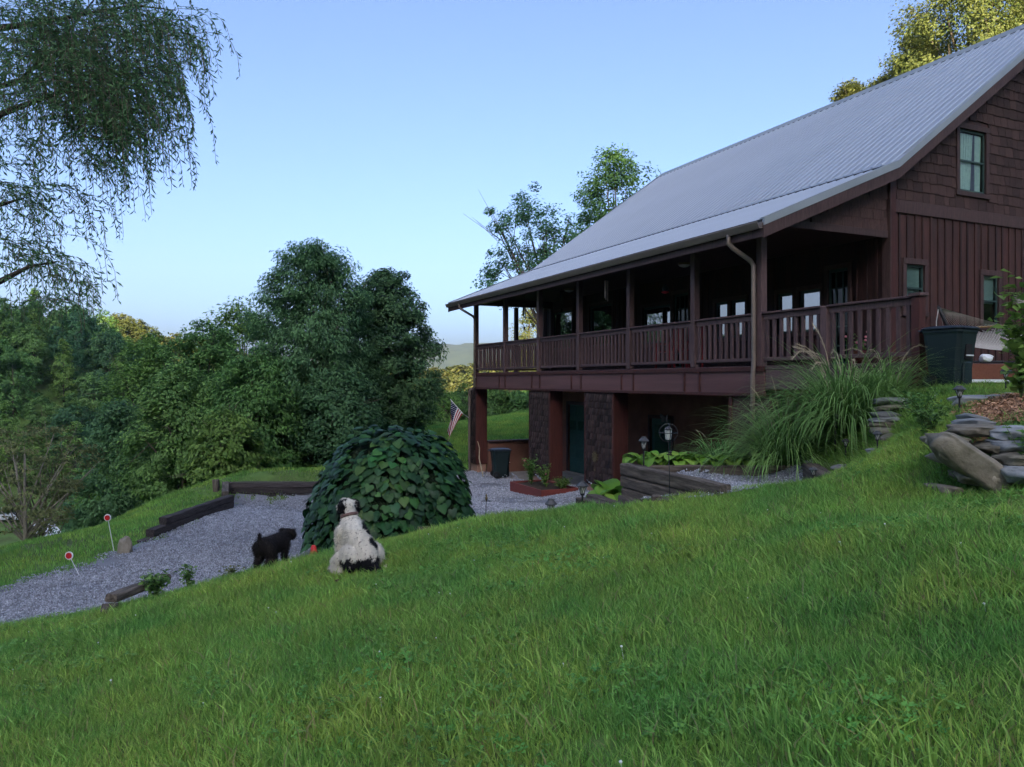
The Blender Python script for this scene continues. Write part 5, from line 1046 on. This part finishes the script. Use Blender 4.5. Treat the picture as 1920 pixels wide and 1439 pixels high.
for (x, yt, Y, zb, lab) in ((1207, 819, 11.7, -1.35, 'tall path light standing among the hostas by the raised bed'), (1092, 903, 10.15, None, 'black path light where the lawn meets the timber step'), (1033, 927, 10.9, None, 'black path light on the lawn edge before the red planter'), (975, 962, 10.35, None, 'low path light sunk behind the lawn crest by the gravel'),
                            (1645, 808, 9.45, None, 'path light at the foot of the flat stone stack'), (1799, 723, 9.05, None, 'path light beside the broad slab above the mulch'), (1886, 690, 10.4, None, 'path light in front of the deck skirt and hammock'), (1525, 876, 9.25, None, 'path light before the end block of the raised bed'), (1586, 823, 10.5, None, 'dark path light half hidden at the ornamental grass'), (1566, 776, 10.9, -.95, 'slim path light poking out of the ornamental grass')):
    g = pl0 if not used else copy_tree(pl0); used = True; X = (x - CX) / F * Y; z0 = gz(X, Y) if zb is None else zb; zt = (HY - yt) / F * Y; g.location = (X, Y, z0); k = max(.55, min(1.6, (zt - z0) / .352)); g.scale = (min(k, 1.15) if k > 1 else max(k, .8),) * 2 + (k,); g.rotation_euler = (0, 0, x * .37); tag(g, lab, 'path light', 'solar path lights')
# lantern on a stake with rings
X, Y = (1255 - CX) / F * 9.2, 9.2; g = empty('lantern_stake', (X, Y, gz(X, Y)), 0, 'tall garden stake with a small lantern inside metal rings', 'garden stake')
zt = (HY - 812) / F * Y - g.location.z; mb = MB(); mb.tube([(0.01, 0, -.1), (0, 0, .4), (-.012, 0, zt - .12)], .006, 6); mb.build('stake', M['black'], g)
def ring(c, r_, axis, rad=.005, n=22):
    mb = MB(); pts = []
    for i in range(n + 1):
        a = 2 * math.pi * i / n; pts.append((c[0] + r_*math.cos(a), c[1], c[2] + r_*math.sin(a)) if axis == 0 else ((c[0], c[1] + r_*math.cos(a), c[2] + r_*math.sin(a)) if axis == 1 else (c[0] + r_*math.cos(a), c[1] + r_*math.sin(a), c[2])))
    mb.tube(pts, rad, 5, cap=False); return mb
c = (-.012, 0, zt)
for ax in (0, 1, 2): ring(c, .112, ax).build('ring', M['black'], g)
mb = MB().lathe([(.02, -.085), (.034, -.08), (.045, .03), (.03, .035)], 6, c); lg = mb.build('lantern', M['lampglass'], g); MB().lathe([(.05, .036), (.052, .044), (.02, .075), (.004, .08)], 6, c).build('lantern_cap', M['lampcap'], lg)
MB().box((-.03, -.012, zt - .27), (.03, .012, zt - .255)).ball((.012, 0, zt - .235), (.022, .012, .018), 8).build('perch', M['black'], g)
X, Y = (912 - CX) / F * 10.3, 10.3; g = empty('garden_stake', (X, Y, gz(X, Y)), 0, 'thin garden stake with a small bird figure over the lawn edge', 'garden stake')
mb = MB(); mb.tube([(-.02, 0, -.1), (0, 0, .33)], .004, 5); mb.build('stake', M['black'], g)
mb = MB(); mb.ball((0, 0, .365), (.018, .022, .035), 8); mb.ball((0, -.005, .41), (.014, .014, .016), 8); mb.tube([(0, -.01, .41), (0, -.035, .405)], [.005, .001], 5); mb.build('bird', M['bronze'], g, True)
mb = MB().prism([(-.075, 0), (-.03, .012), (.03, .012), (.075, 0), (.03, -.01), (-.03, -.01)], lambda a, b: (a, b, .326), lambda a, b: (a, b, .334)); mb.build('wings', M['black'], g)
# ------------------------------------------------------------ wheeled bins
def bin_(loc, rz, sc, label):
    g = empty('wheeled_bin', loc, rz, label, 'bin'); g.scale = (sc, sc, sc); mb = MB(); rows = []
    for (z, a, b) in ((.02, .22, .22), (.06, .235, .235), (.55, .27, .275), (.86, .295, .31), (.90, .31, .325), (.94, .31, .325)):
        c = .06; rows.append([(x, y, z) for x, y in ((-a+c, -b), (a-c, -b), (a, -b+c), (a, b-c), (a-c, b), (-a+c, b), (-a, b-c), (-a, -b+c))])
    for rw_ in rows: mb.v += rw_
    mb.f = [(i*8+k, i*8+(k+1) % 8, (i+1)*8+(k+1) % 8, (i+1)*8+k) for i in range(len(rows)-1) for k in range(8)] + [tuple(range(7, -1, -1)), tuple(range((len(rows)-1)*8, len(rows)*8))]; mb.m = [0] * len(mb.f)
    bd_ = mb.build('body', M['binbody'], g, bevel=.008)
    mb = MB(); 
    for (z, a, b) in ((.942, .335, .35), (.965, .34, .355), (.99, .30, .31), (1.005, .20, .2)):
        c = .09; mb.v += [(x, y - .0, z) for x, y in ((-a+c, -b), (a-c, -b), (a, -b+c), (a, b-c), (a-c, b), (-a+c, b), (-a, b-c), (-a, -b+c))]
    mb.f = [(i*8+k, i*8+(k+1) % 8, (i+1)*8+(k+1) % 8, (i+1)*8+k) for i in range(3) for k in range(8)] + [tuple(range(7, -1, -1)), tuple(range(24, 32))]; mb.m = [0] * len(mb.f); ld = mb.build('lid', M['binlid'], g, bevel=.006)
    MB().tube([(-.2, .36, .93), (-.2, .41, .94), (.2, .41, .94), (.2, .36, .93)], .014, 8).build('handle', M['binlid'], g)
    fr = MB(); fr.box((-.10, -.302, .46), (.10, -.262, .70)); fr.build('recess_shade', M['dark'], bd_); MB().tube([(-.11, -.31, .52), (.11, -.31, .52)], .012, 8).build('grab_bar', M['white'], bd_)  # raised dark block; the hollow's shade is put into its colour
    MB().box((-.14, -.285, .03), (.14, -.235, .42)).build('front_panel', M['binbody'], bd_, bevel=.02)
    for s_ in (-1, 1):
        w_ = MB(); w_.tube([(s_*.235, .19, .11), (s_*.285, .19, .11)], .115, 16); wh = w_.build('wheel', M['rubber'], g); MB().tube([(s_*.283, .19, .11), (s_*.292, .19, .11)], .05, 12).build('hub', M['binlid'], wh)
    return g
bx, by = P(1781, 700, 10.9).x, 10.9; bin_((bx, by, gz(bx, by) + .0), R(34), .88, 'large dark green wheeled bin beside the deck corner')
q = HW(.28, 12.35, -3.29); bin_(q, HA + R(78), .98, 'wheeled bin inside the carport next to the far column')
# ------------------------------------------------------------ hammock on its stand
DK = .27
hs = empty('hammock_stand', HW(3.3, -2.9, DK), HA, 'black steel hammock stand on the side deck', 'stand')
MB().tube([(-1.5, 0, .04), (1.5, 0, .04)], .028, 8).build('base_rail', M['black'], hs, True)
for s_ in (-1, 1):
    MB().tube([(s_*1.4, 0, .04), (s_*1.62, 0, .42), (s_*1.98, 0, .93)], .026, 8).build('arm', M['black'], hs, True); MB().tube([(s_*1.1, -.5, .03), (s_*1.1, .5, .03)], .026, 8).build('foot', M['black'], hs, True)
    ring((s_*1.98, 0, .93), .03, 0, .006, 10).build('hook', M['black'], hs)
hk = empty('hammock', HW(3.3, -2.9, DK), HA, 'white rope hammock hanging above the side deck', 'hammock'); bars = []
for s_ in (-1, 1):
    bar = MB().tube([(s_*1.12, -.55, .62), (s_*1.12, .55, .62)], .016, 8).build('spreader_bar', M['lightwood'], hk, True)
    fan = MB()
    for i in range(21): y = -.52 + 1.04 * i / 20; fan.tube([(s_*1.95, 0, .92), (s_*1.12, y, .62)], .0035, 3)
    o = fan.build('rope_fan', M['rope'], bar, fix=False); o['kind'] = 'stuff'
    MB().tube([(s_*1.98, 0, .90), (s_*2.0, .02, .7), (s_*1.99, .03, .55)], .008, 5).build('rope_tail', M['rope'], bar)
net = MB(); nx_, ny_ = 44, 22
def hz(x, y): return .62 - .30 * (1 - (x / 1.12) ** 2) - .06 * (1 - (y / .55) ** 2)
for k in range(-ny_, nx_):
    for sg_ in (1, -1):
        pts = []
        for i in range(15):
            y = -.54 + 1.08 * i / 14; x = -1.12 + 2.24 * (k + (i / 14 * ny_ if sg_ > 0 else ny_ - i / 14 * ny_)) / nx_
            if -1.12 <= x <= 1.12: pts.append((x, y, hz(x, y)))
        if len(pts) > 1: net.tube(pts, .0055, 3, cap=False)
o = net.build('rope_bed', M['rope'], hk, fix=False); o['kind'] = 'stuff'
for y in (-.54, .54): MB().tube([(x, y, hz(x, y)) for x in np.linspace(-1.12, 1.12, 12)], .010, 5).build('edge_rope', M['rope'], hk)
me = rock_mesh(301, (.24, .18, .15), 'white', .8, 26, .45); o = link('plastic_bag', me, None, P(1849, 676, 11.95), (0, 0, .4)); o.location.z = DK + .07; tag(o, 'crumpled white plastic bag lying on the edge of the side deck', 'bag')
# ------------------------------------------------------------ flag on the far column
fg = empty('flag', HW(-.03, on_s(878, 0) - .25, -1.38), 0, 'american flag hanging from an angled pole on the far porch column', 'flag'); O = fg.location
tipw = P(846, 751, 26.4); loww = P(868, 776, 26.6)
MB().tube([(0, 0, 0), tuple(loww - O), tuple(tipw + (tipw - loww) * .08 - O)], .014, 8).build('pole', M['white'], fg); 
NU, NV = 26, 30; mb = MB()
def fl(u, v):
    p = tipw.lerp(loww, u) - O; d = v * (1.32 - .15 * u); pull = v ** .8
    return Vector((p.x - .16 * pull - (u - .2) * .50 * pull + .045 * math.sin(9 * u + 2.5 * v) * v, p.y - .10 * v * math.sin(7 * u + 1) - .05 * v, p.z - d * (.97 - .30 * (1 - u) * v) ))
for j in range(NV + 1):
    for i in range(NU + 1): mb.v.append(tuple(fl(i / NU, j / NV)))
for j in range(NV):
    for i in range(NU):
        st_ = int((i + .5) / NU * 13); mi = 2 if (st_ < 7 and j < NV * .42) else (0 if st_ % 2 == 0 else 1); mb.f.append((j*(NU+1)+i, j*(NU+1)+i+1, (j+1)*(NU+1)+i+1, (j+1)*(NU+1)+i)); mb.m.append(mi)
M['flagblue'] = mat('flag_blue', (.012,.02,.07), (.02,.03,.09), 8, .8); M['flagred'] = mat('flag_red', (.36,.02,.03), (.42,.035,.045), 8, .8)
mb.build('cloth', [M['flagred'], M['white'], M['flagblue']], fg, True, fix=False)
sm = MB()
for a in range(9):
    for b in range(5 if a % 2 else 6):
        u = (.5 + a) / 9 * 7 / 13; v = ((b + (1.0 if a % 2 else .5)) / 6) * .41; c = fl(u, v); n_ = (fl(u + .01, v) - c).cross(fl(u, v + .01) - c).normalized()
        if n_.y > 0: n_ = -n_
        ax = Vector((1, 0, 0)) - n_ * n_.x; ax.normalize(); ay = n_.cross(ax); vs = [c + n_ * .006 + (ax * math.cos(k * math.pi / 5) + ay * math.sin(k * math.pi / 5)) * (.017 if k % 2 == 0 else .007) for k in range(10)]; sm.add(vs, [tuple(range(10))])
o = sm.build('stars', M['white'], fg, fix=False); o['kind'] = 'stuff'
# ------------------------------------------------------------ planter, porch furniture, chimes
pz = -3.14; px0, px1, py0, py1 = -1.18, -.06, 6.45, 8.4
g = empty('planter', HW((px0+px1)/2, (py0+py1)/2, pz), HA, 'low red-brown wooden planter box beside the middle column', 'planter'); a, b = (px1-px0)/2, (py1-py0)/2
for (x0, x1, y0, y1) in ((-a, -a+.04, -b, b), (a-.04, a, -b, b), (-a+.04, a-.04, -b, -b+.04), (-a+.04, a-.04, b-.04, b)): MB().box((x0, y0, 0), (x1, y1, .27)).build('side_board', M['terracotta'], g, bevel=.006)
MB().box((-a+.04, -b+.04, .1), (a-.04, b-.04, .22)).build('soil', M['soil'], g)
for i, (s_, t_, h, fl_, lab) in enumerate(((-.75, 7.9, .75, 3, 'rose bush with pink blooms in the red planter'), (-.6, 7.3, .62, 2, 'leafy rose bush beside the taller one in the red planter'), (-.35, 6.8, .3, 0, 'low green plant in the near corner of the red planter'))):
    q = HW(s_, t_, pz + .2); herb('rose_bush', q.x, q.y, lab, h, .34, 900, L_lite, .065, 30 + i, 'plant', z=q.z, stems=16, flowers=fl_)
def chime(x, y0, y1, s_, lab, m):
    t = on_s(x, s_); zt_ = 2.92; z1 = zat(y1, s_, t); z0 = zat(y0, s_, t); g = empty('wind_chime', HW(s_, t, z1), HA, lab, 'wind chime'); L_ = z0 - z1
    MB().tube([(0, 0, L_ + .08), (0, 0, zt_ - z1)], .003, 4).build('cord', M['black'], g); MB().lathe([(.05, L_ + .05), (.055, L_ + .06), (.055, L_ + .075), (.02, L_ + .08)], 10).build('disc', M['dark'], g)
    for k in range(5): a = k * 1.2566; dz = .04 * k; MB().tube([(.04*math.cos(a), .04*math.sin(a), L_ + .05), (.04*math.cos(a), .04*math.sin(a), L_ * .42 + dz)], .012, 8).build('tube', M[m], g)
    MB().tube([(0, 0, L_ + .05), (0, 0, .08)], .002, 4).box((-.03, -.004, 0), (.03, .004, .09)).build('sail', M['dark'], g)
chime(983, 571, 618, .25, 'dark wind chime hanging at the far end of the porch', 'black'); chime(1137, 530, 590, .3, 'coppery wind chime hanging in the middle of the porch', 'copperrose'); chime(1053, 551, 585, .5, 'thin small wind chime by the far porch window', 'black')
t = on_s(1247, .5); zc = zat(541, .5, t); g = empty('hanging_lantern', HW(.5, t, zc - .12), HA, 'round hanging glass feeder under the porch ceiling', 'feeder')
MB().tube([(0, 0, .2), (0, 0, 2.92 - zc + .12)], .004, 5).build('chain', M['black'], g); MB().lathe([(.03, .0), (.085, .02), (.09, .035), (.03, .05)], 12).build('tray', M['flagred'], g, True); MB().ball((0, 0, .11), (.075, .075, .065), 12).build('globe', M['binbody'], g, True); MB().ball((0, 0, .19), (.03, .03, .035), 8).build('top', M['black'], g, True)
def porch_chair(x, s_, lab, rz):
    t = on_s(x, s_); g = empty('porch_chair', HW(s_, t, .276), HA + rz, lab, 'chair', 'red porch chairs')
    MB().box((-.26, -.25, .40), (.26, .25, .435)).build('seat', M['chairred'], g, bevel=.01)
    for sx in (-.23, .23):
        for sy in (-.22, .22): MB().box((sx-.02, sy-.02, 0), (sx+.02, sy+.02, .4 if sy < 0 else .98)).build('leg', M['chairred'], g)
        MB().box((sx-.03, -.26, .60), (sx+.03, .22, .63)).build('armrest', M['chairred'], g); MB().box((sx-.015, -.24, .435), (sx+.015, -.205, .60)).build('arm_post', M['chairred'], g)
    for k in range(5): MB().box((-.19 + k*.082, .225, .45), (-.13 + k*.082, .24, 1.0)).build('back_slat', M['chairred'], g)
    MB().box((-.25, .218, 1.0), (.25, .245, 1.06)).build('top_rail', M['chairred'], g, bevel=.008)
porch_chair(1290, .9, 'red slatted chair behind the porch rail near the bronze light', R(-90)); porch_chair(1255, .95, 'red slatted chair next to another behind the middle porch rail', R(-80))
q = HW(.35, on_s(1612, .35), .276); g = empty('flower_pot', q, 0, 'pot of pink flowers behind the porch rail above the ornamental grass', 'flower pot'); MB().lathe([(.10, 0), (.14, .2), (.15, .22), (.12, .22)], 14).build('pot', M['terracotta'], g, True)
r_ = random.Random(4); fm = MB().ball((0, 0, 0), .022, 7).mesh('bloom', M['pink'], True); C = [Vector((r_.gauss(0, .09), r_.gauss(0, .09), .24 + abs(r_.gauss(0, .12)))) for _ in range(130)]
link('foliage', leaves(np.array(C), np.array([Vector((r_.gauss(0, .5), r_.gauss(0, .5), 1)).normalized() for _ in C]), np.array([Vector((r_.gauss(0, 1), r_.gauss(0, 1), .2)) for _ in C]), np.full(len(C), .055), .5, L_lite, None, 'foliage'), g)
for i in range(9): link('bloom', fm, g, C[i * 7] + Vector((0, 0, .06)))
# sun plaque on the near column, butterfly over the basement door
t = on_s(1118, 0); g = empty('sun_plaque', HW(-.04, t, zat(857, 0, t)), HA, 'round bronze sun plaque hung on the shingled column', 'ornament')
MB().prism([(.10*math.cos(k*math.pi/10), .10*math.sin(k*math.pi/10)) for k in range(20)], lambda a, b: (.0, a, b), lambda a, b: (-.02, a, b)).build('face', M['bronze'], g)
for k in range(12):
    a = k * math.pi / 6; c_, s_ = math.cos(a), math.sin(a); MB().prism([(.105*c_ - .022*s_, .105*s_ + .022*c_), (.105*c_ + .022*s_, .105*s_ - .022*c_), (.165*c_, .165*s_)], lambda a_, b_: (.0, a_, b_), lambda a_, b_: (-.012, a_, b_)).build('ray', M['bronze'], g)
MB().tube([(-.005, 0, -.11), (-.005, 0, -.33)], .004, 4).box((-.015, -.02, -.36), (-.005, .02, -.31)).build('pendant', M['bronze'], g)
t = on_s(1246, SW - .1); g = empty('butterfly_ornament', HW(SW - .06, t, zat(785, SW, t)), HA, 'grey metal butterfly hung above the basement door', 'ornament')
for s_ in (-1, 1): MB().prism([(0, .02), (s_*.10, .10), (s_*.19, .13), (s_*.17, .02), (s_*.12, -.01), (s_*.15, -.10), (s_*.06, -.11), (0, -.03)], lambda a, b: (-abs(a)*.3, a, b), lambda a, b: (-abs(a)*.3 - .008, a, b)).build('wing', M['slate'], g)
MB().tube([(-.01, 0, -.09), (-.01, 0, .09)], .012, 6).build('body', M['black'], g)
q = HW(on_t(1911, TN - .1), TN - .1, zat(556, 5, TN)); g = empty('wall_planter', q, HA, 'small pale planter box fixed to the gable wall', 'planter'); MB().box((-.14, -.05, -.09), (.5, .09, .07)).build('box', M['slab'], g, bevel=.01); 
link('foliage', leaves(np.array([Vector((random.gauss(.15, .15), random.gauss(.02, .04), .1 + abs(random.gauss(0, .05)))) for _ in range(80)]), np.tile([[0, -.5, .8]], (80, 1)), np.array([Vector((random.gauss(0, 1), random.gauss(0, 1), 0)) for _ in range(80)]), np.full(80, .06), .5, L_lite, None, 'foliage'), g)
# leaning pole at the far column
q0 = HW(-.2, on_s(906, -.2), -3.28); g = empty('garden_pole', q0, 0, 'bent pale wooden pole leaning on the far column', 'pole'); e = HW(-.03, on_s(897, 0), -2.15) - q0; MB().tube([(0, 0, 0), e * .5 + Vector((-.04, 0, 0)), e * .8 + Vector((.03, 0, 0)), e], [.022, .02, .018, .012], 7).build('shaft', M['straw'], g, True)
# ------------------------------------------------------------ driveway markers, cone, car
for (x, y, xb, yb, Y, lab) in ((130, 1042, 157, 1084, 11.6, 'leaning red reflector marker at the edge of the gravel drive'), (202, 971, 216, 1048, 13.3, 'upright red reflector marker beside the egg-shaped stone')):
    b0 = P(xb, yb, Y); b0.z = gz(b0.x, b0.y); tp = P(x, y, Y) - b0; g = empty('reflector_marker', b0, 0, lab, 'marker'); MB().tube([(0, 0, -.1), tuple(tp)], .006, 6).build('rod', M['white'], g)
    d = Vector((0, -1, 0)); n = 20; c = tp
    for (r0, y0, y1, m, nm) in ((.062, .002, -.012, 'white', 'rim'), (.046, -.013, -.02, 'redrefl', 'reflector')): MB().prism([(r0*math.cos(2*math.pi*k/n), r0*math.sin(2*math.pi*k/n)) for k in range(n)], lambda a, b: (c.x + a, c.y + y0, c.z + b), lambda a, b: (c.x + a, c.y + y1, c.z + b)).build(nm, M[m], g)
cx, cy = (588 - CX) / F * 10.75, 10.75; g = empty('traffic_cone', (cx, cy, gz(cx, cy)), 0, 'red cone at the left foot of the vine dome', 'cone'); zt_ = max(.26, (HY - 1024) / F * cy - g.location.z); MB().lathe([(.115, .03), (.03, zt_), (.02, zt_ + .01)], 14).build('cone', M['red'], g, True); MB().box((-.15, -.15, 0), (.15, .15, .03)).build('base', M['red'], g, bevel=.01)
q = P(3, 966, 89); q.z = gz(q.x, q.y); g = empty('parked_car', q, R(8), 'pale car parked far down in the valley', 'car')
MB().prism([(-2.2, .35), (-2.2, .85), (-1.9, .95), (1.0, .98), (2.1, .82), (2.25, .6), (2.2, .35)], lambda a, b: (a, -.85, b), lambda a, b: (a, .85, b)).build('body', M['carpaint'], g, bevel=.05)
MB().prism([(-1.7, .95), (-1.35, 1.5), (.2, 1.5), (.95, .96)], lambda a, b: (a, -.72, b), lambda a, b: (a, .72, b)).build('cabin', M['mirrorglass'], g, bevel=.04); MB().box((-1.3, -.74, 1.5), (.15, .74, 1.55)).build('roof', M['carpaint'], g)
for sx in (-1.4, 1.4):
    for sy in (-.8, .8): MB().tube([(sx, sy - .1, .33), (sx, sy + .1, .33)], .33, 14).build('wheel', M['rubber'], g)
# ------------------------------------------------------------ dogs
def capsule(mb, pts, rad, n=10): 
    pts = [Vector(p) for p in pts]
    for i in range(len(pts) - 1):
        m = max(2, int((pts[i+1] - pts[i]).length / .022))
        for k in range(m + 1): f = k / m; mb.ball(pts[i].lerp(pts[i+1], f), rad[i] + (rad[i+1] - rad[i]) * f, n)
def fuse(mb, name, vox, it, parent, colf, mt):
    me0 = mb.mesh('tmp', M['white'], fix=False); o0 = link('tmp', me0); m = o0.modifiers.new('r', 'REMESH'); m.mode = 'VOXEL'; m.voxel_size = vox; s_ = o0.modifiers.new('s', 'SMOOTH'); s_.iterations = it; s_.factor = .5
    dg = bpy.context.evaluated_depsgraph_get(); me = bpy.data.meshes.new_from_object(o0.evaluated_get(dg)); bpy.data.objects.remove(o0); me.materials.clear(); me.materials.append(mt); me.name = name
    ca = me.color_attributes.new('Col', 'FLOAT_COLOR', 'POINT'); r = random.Random(3)
    for i, v in enumerate(me.vertices): ca.data[i].color = (*colf(v.co, r), 1)
    me.polygons.foreach_set('use_smooth', [True] * len(me.polygons)); return link(name, me, parent)
def furmat(name, bump=.6):
    m, t, b, N, L = newmat(name); at = N.new('ShaderNodeAttribute'); at.attribute_name = 'Col'; nz = N.new('ShaderNodeTexNoise'); nz.inputs['Scale'].default_value = 70; nz.inputs['Detail'].default_value = 6; tc = N.new('ShaderNodeTexCoord'); L.new(tc.outputs['Object'], nz.inputs['Vector'])
    mr = N.new('ShaderNodeMapRange'); mr.inputs['To Min'].default_value = .72; mr.inputs['To Max'].default_value = 1.2; L.new(nz.outputs['Fac'], mr.inputs['Value']); hs_ = N.new('ShaderNodeHueSaturation'); L.new(at.outputs['Color'], hs_.inputs['Color']); L.new(mr.outputs[0], hs_.inputs['Value']); L.new(hs_.outputs[0], b.inputs['Base Color']); b.inputs['Roughness'].default_value = .85; b.inputs['Specular IOR Level'].default_value = .15
    bp = N.new('ShaderNodeBump'); bp.inputs['Strength'].default_value = bump; bp.inputs['Distance'].default_value = .01; L.new(nz.outputs['Fac'], bp.inputs['Height']); L.new(bp.outputs[0], b.inputs['Normal']); return m
FUR = furmat('dog_fur')
def fur_coat(body, n, ln, seed, mt):
    """short hair: thin two-triangle strands over the coat, coloured like the skin under them"""
    me = body.data; r = np.random.default_rng(seed); nv = len(me.vertices); co = np.empty(nv * 3); me.vertices.foreach_get('co', co); co = co.reshape(-1, 3); no = np.empty(nv * 3); me.vertex_normals.foreach_get('vector', no); no = no.reshape(-1, 3); ca = np.empty(nv * 4); me.color_attributes['Col'].data.foreach_get('color', ca); ca = ca.reshape(-1, 4)
    k = r.integers(0, nv, n); p = co[k] + r.normal(0, .006, (n, 3)); nn = no[k]; d = unit(nn * .5 + np.array([0, 0, -.75]) + r.normal(0, .25, (n, 3))); sd_ = unit(np.cross(d, nn + r.normal(0, .1, (n, 3)))) * .0024; L_ = ln * r.uniform(.5, 1.2, (n, 1))
    V = np.stack([p - sd_, p + sd_, p + d * L_], 1).reshape(-1, 3); m2 = np_mesh('coat', V, np.arange(n * 3).reshape(n, 3), mt); c2 = m2.color_attributes.new('Col', 'FLOAT_COLOR', 'POINT'); c2.data.foreach_set('color', np.repeat(ca[k], 3, 0).ravel()); o = link('coat', m2, body); o['kind'] = 'stuff'
def white_dog():
    X, Y = (670 - CX) / F * 8.2, 8.2; g = empty('dog', (X, Y, gz(X, Y) + .01), 0, 'big white dog with black patches sitting on the lawn, back turned', 'dog')
    hd = R(90 + 42); Mz = Matrix.Rotation(hd, 4, 'Z'); mb = MB(); B = MB()          # x forward, y left
    capsule(B, [(-.20, 0, .15), (-.10, 0, .24), (.04, 0, .37), (.14, 0, .46)], [.135, .15, .145, .125]); capsule(B, [(-.05, 0, .2), (.12, 0, .32), (.19, 0, .40)], [.12, .135, .115]); capsule(B, [(.13, 0, .47), (.17, 0, .56), (.20, 0, .62)], [.105, .082, .08])
    B.ball((.215, 0, .665), (.095, .082, .082), 14); capsule(B, [(.27, 0, .655), (.36, 0, .635)], [.055, .042]); B.ball((.28, 0, .70), (.05, .05, .045), 10)
    for s_ in (-1, 1):
        capsule(B, [(.16, s_*.095, .40), (.20, s_*.10, .26), (.20, s_*.10, .12), (.215, s_*.10, .03)], [.078, .055, .040, .038]); capsule(B, [(.215, s_*.10, .025), (.27, s_*.10, .022)], [.036, .034])
        B.ball((-.08, s_*.155, .165), (.165, .085, .135), 14); capsule(B, [(.02, s_*.19, .15), (.10, s_*.205, .10), (.03, s_*.21, .045)], [.08, .06, .045]); capsule(B, [(.0, s_*.215, .03), (.16, s_*.225, .025)], [.036, .038])
        capsule(B, [(.19, s_*.07, .715), (.18, s_*.105, .685), (.195, s_*.118, .61)], [.028, .032, .020])
    capsule(B, [(-.30, 0, .10), (-.36, -.03, .05), (-.34, -.13, .035), (-.27, -.19, .05)], [.05, .038, .032, .03])
    B.v = [tuple(Mz @ Vector(v)) for v in B.v]; inv = Mz.inverted()
    def colf(v, r):
        p = inv @ v; n_ = .012 * math.sin(p.x * 60 + p.z * 40) + .012 * math.sin(p.y * 70 + p.z * 30) + r.gauss(0, .007)
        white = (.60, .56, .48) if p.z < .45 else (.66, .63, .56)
        if .12 < p.x < .26 and abs(p.y) > .068 + n_ and p.z > .585: return (.010, .010, .012)          # ears
        if p.x > .17 and p.z > .70 and abs(p.y) > .035 + n_: return (.012, .012, .013)
        if ((p.x + .02) / .10) ** 2 + ((p.y + .085) / .08) ** 2 + ((p.z - .42) / .095) ** 2 < 1 + n_ * 12: return (.010, .010, .013)
        if ((p.x + .18) / .08) ** 2 + ((p.y + .085) / .07) ** 2 + ((p.z - .30) / .075) ** 2 < 1 + n_ * 12: return (.010, .010, .013)
        if p.x < -.06 + n_ and p.z < .135 + n_ and p.y > -.06: return (.010, .010, .013)               # black rump by the tail
        if p.x < -.16 + n_ and p.z < .17 + n_: return (.010, .010, .013) if p.y > -.12 else white
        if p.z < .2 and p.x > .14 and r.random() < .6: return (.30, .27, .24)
        if r.random() < .035: return (.16, .14, .13)
        return white
    bd_ = fuse(B, 'body', .012, 7, g, colf, FUR); fur_coat(bd_, 34000, .026, 5, FUR)
    c = MB(); pts = []
    for k in range(25): a = 2 * math.pi * k / 24; pts.append(Mz @ Vector((.168 + .088*math.cos(a)*.94, .09*math.sin(a), .563 - .035*math.cos(a))))
    n = len(pts)
    for p in pts: c.v += [tuple(p + Vector((0, 0, -.018))), tuple(p + Vector((0, 0, .018)))]
    c.f = [(2*i, 2*i+2, 2*i+3, 2*i+1) for i in range(n - 1)]; c.m = [0] * len(c.f); o = c.build('collar', M['collar'], g, True, fix=False); sl = o.modifiers.new('t', 'SOLIDIFY'); sl.thickness = .008; sl.offset = 1
white_dog()
def black_dog():
    X, Y = (512 - CX) / F * 9.4, 9.4; g = empty('dog', (X, Y, gz(X, Y) + .005), 0, 'small black shaggy dog standing at the gravel edge, sniffing', 'dog')
    hd = R(90 - 16); Mz = Matrix.Rotation(hd, 4, 'Z'); B = MB()
    capsule(B, [(-.20, 0, .335), (-.05, 0, .32), (.10, 0, .315), (.17, 0, .325)], [.095, .098, .108, .10]); capsule(B, [(.17, 0, .34), (.25, 0, .36), (.29, 0, .37)], [.09, .075, .07])
    B.ball((.33, 0, .375), (.082, .075, .07), 12); capsule(B, [(.37, 0, .36), (.44, 0, .33)], [.05, .036])
    for s_ in (-1, 1):
        capsule(B, [(-.19, s_*.065, .31), (-.15, s_*.075, .20), (-.235, s_*.078, .115), (-.215, s_*.078, .02)], [.082, .058, .034, .030]); capsule(B, [(-.215, s_*.078, .018), (-.175, s_*.078, .016)], [.028, .026])
        capsule(B, [(.15, s_*.07, .30), (.13, s_*.075, .18), (.15, s_*.075, .09), (.15, s_*.075, .02)], [.065, .046, .034, .03]); capsule(B, [(.15, s_*.075, .018), (.19, s_*.075, .016)], [.028, .026])
        capsule(B, [(.31, s_*.06, .43), (.32, s_*.088, .42), (.34, s_*.098, .365)], [.022, .026, .016])
    capsule(B, [(-.26, 0, .39), (-.285, 0, .44), (-.285, 0, .485)], [.032, .024, .018])
    B.v = [tuple(Mz @ Vector(v)) for v in B.v]; inv = Mz.inverted()
    bd_ = fuse(B, 'body', .011, 6, g, lambda v, r: (.014, .012, .012) if r.random() > .1 else (.04, .034, .03), FUR); fur_coat(bd_, 22000, .036, 6, FUR)
black_dog()
# terracotta leaf on the lawn near the white dog
p = P(631, 1116, 7.6); g = link('fallen_leaf', leaves(np.array([[0, 0, .03], [.012, .01, .035]]), np.array([[0, -.4, .9], [.3, -.3, .8]]), np.array([[1, 0, 0], [0, 1, 0.]]), np.array([.05, .045]), .7, M['redtrim'], None, 'fallen_leaf'), None, (p.x, p.y, gz(p.x, p.y) + .045)); tag(g, 'small rust-coloured fallen leaf on the grass below the white dog', 'leaf')
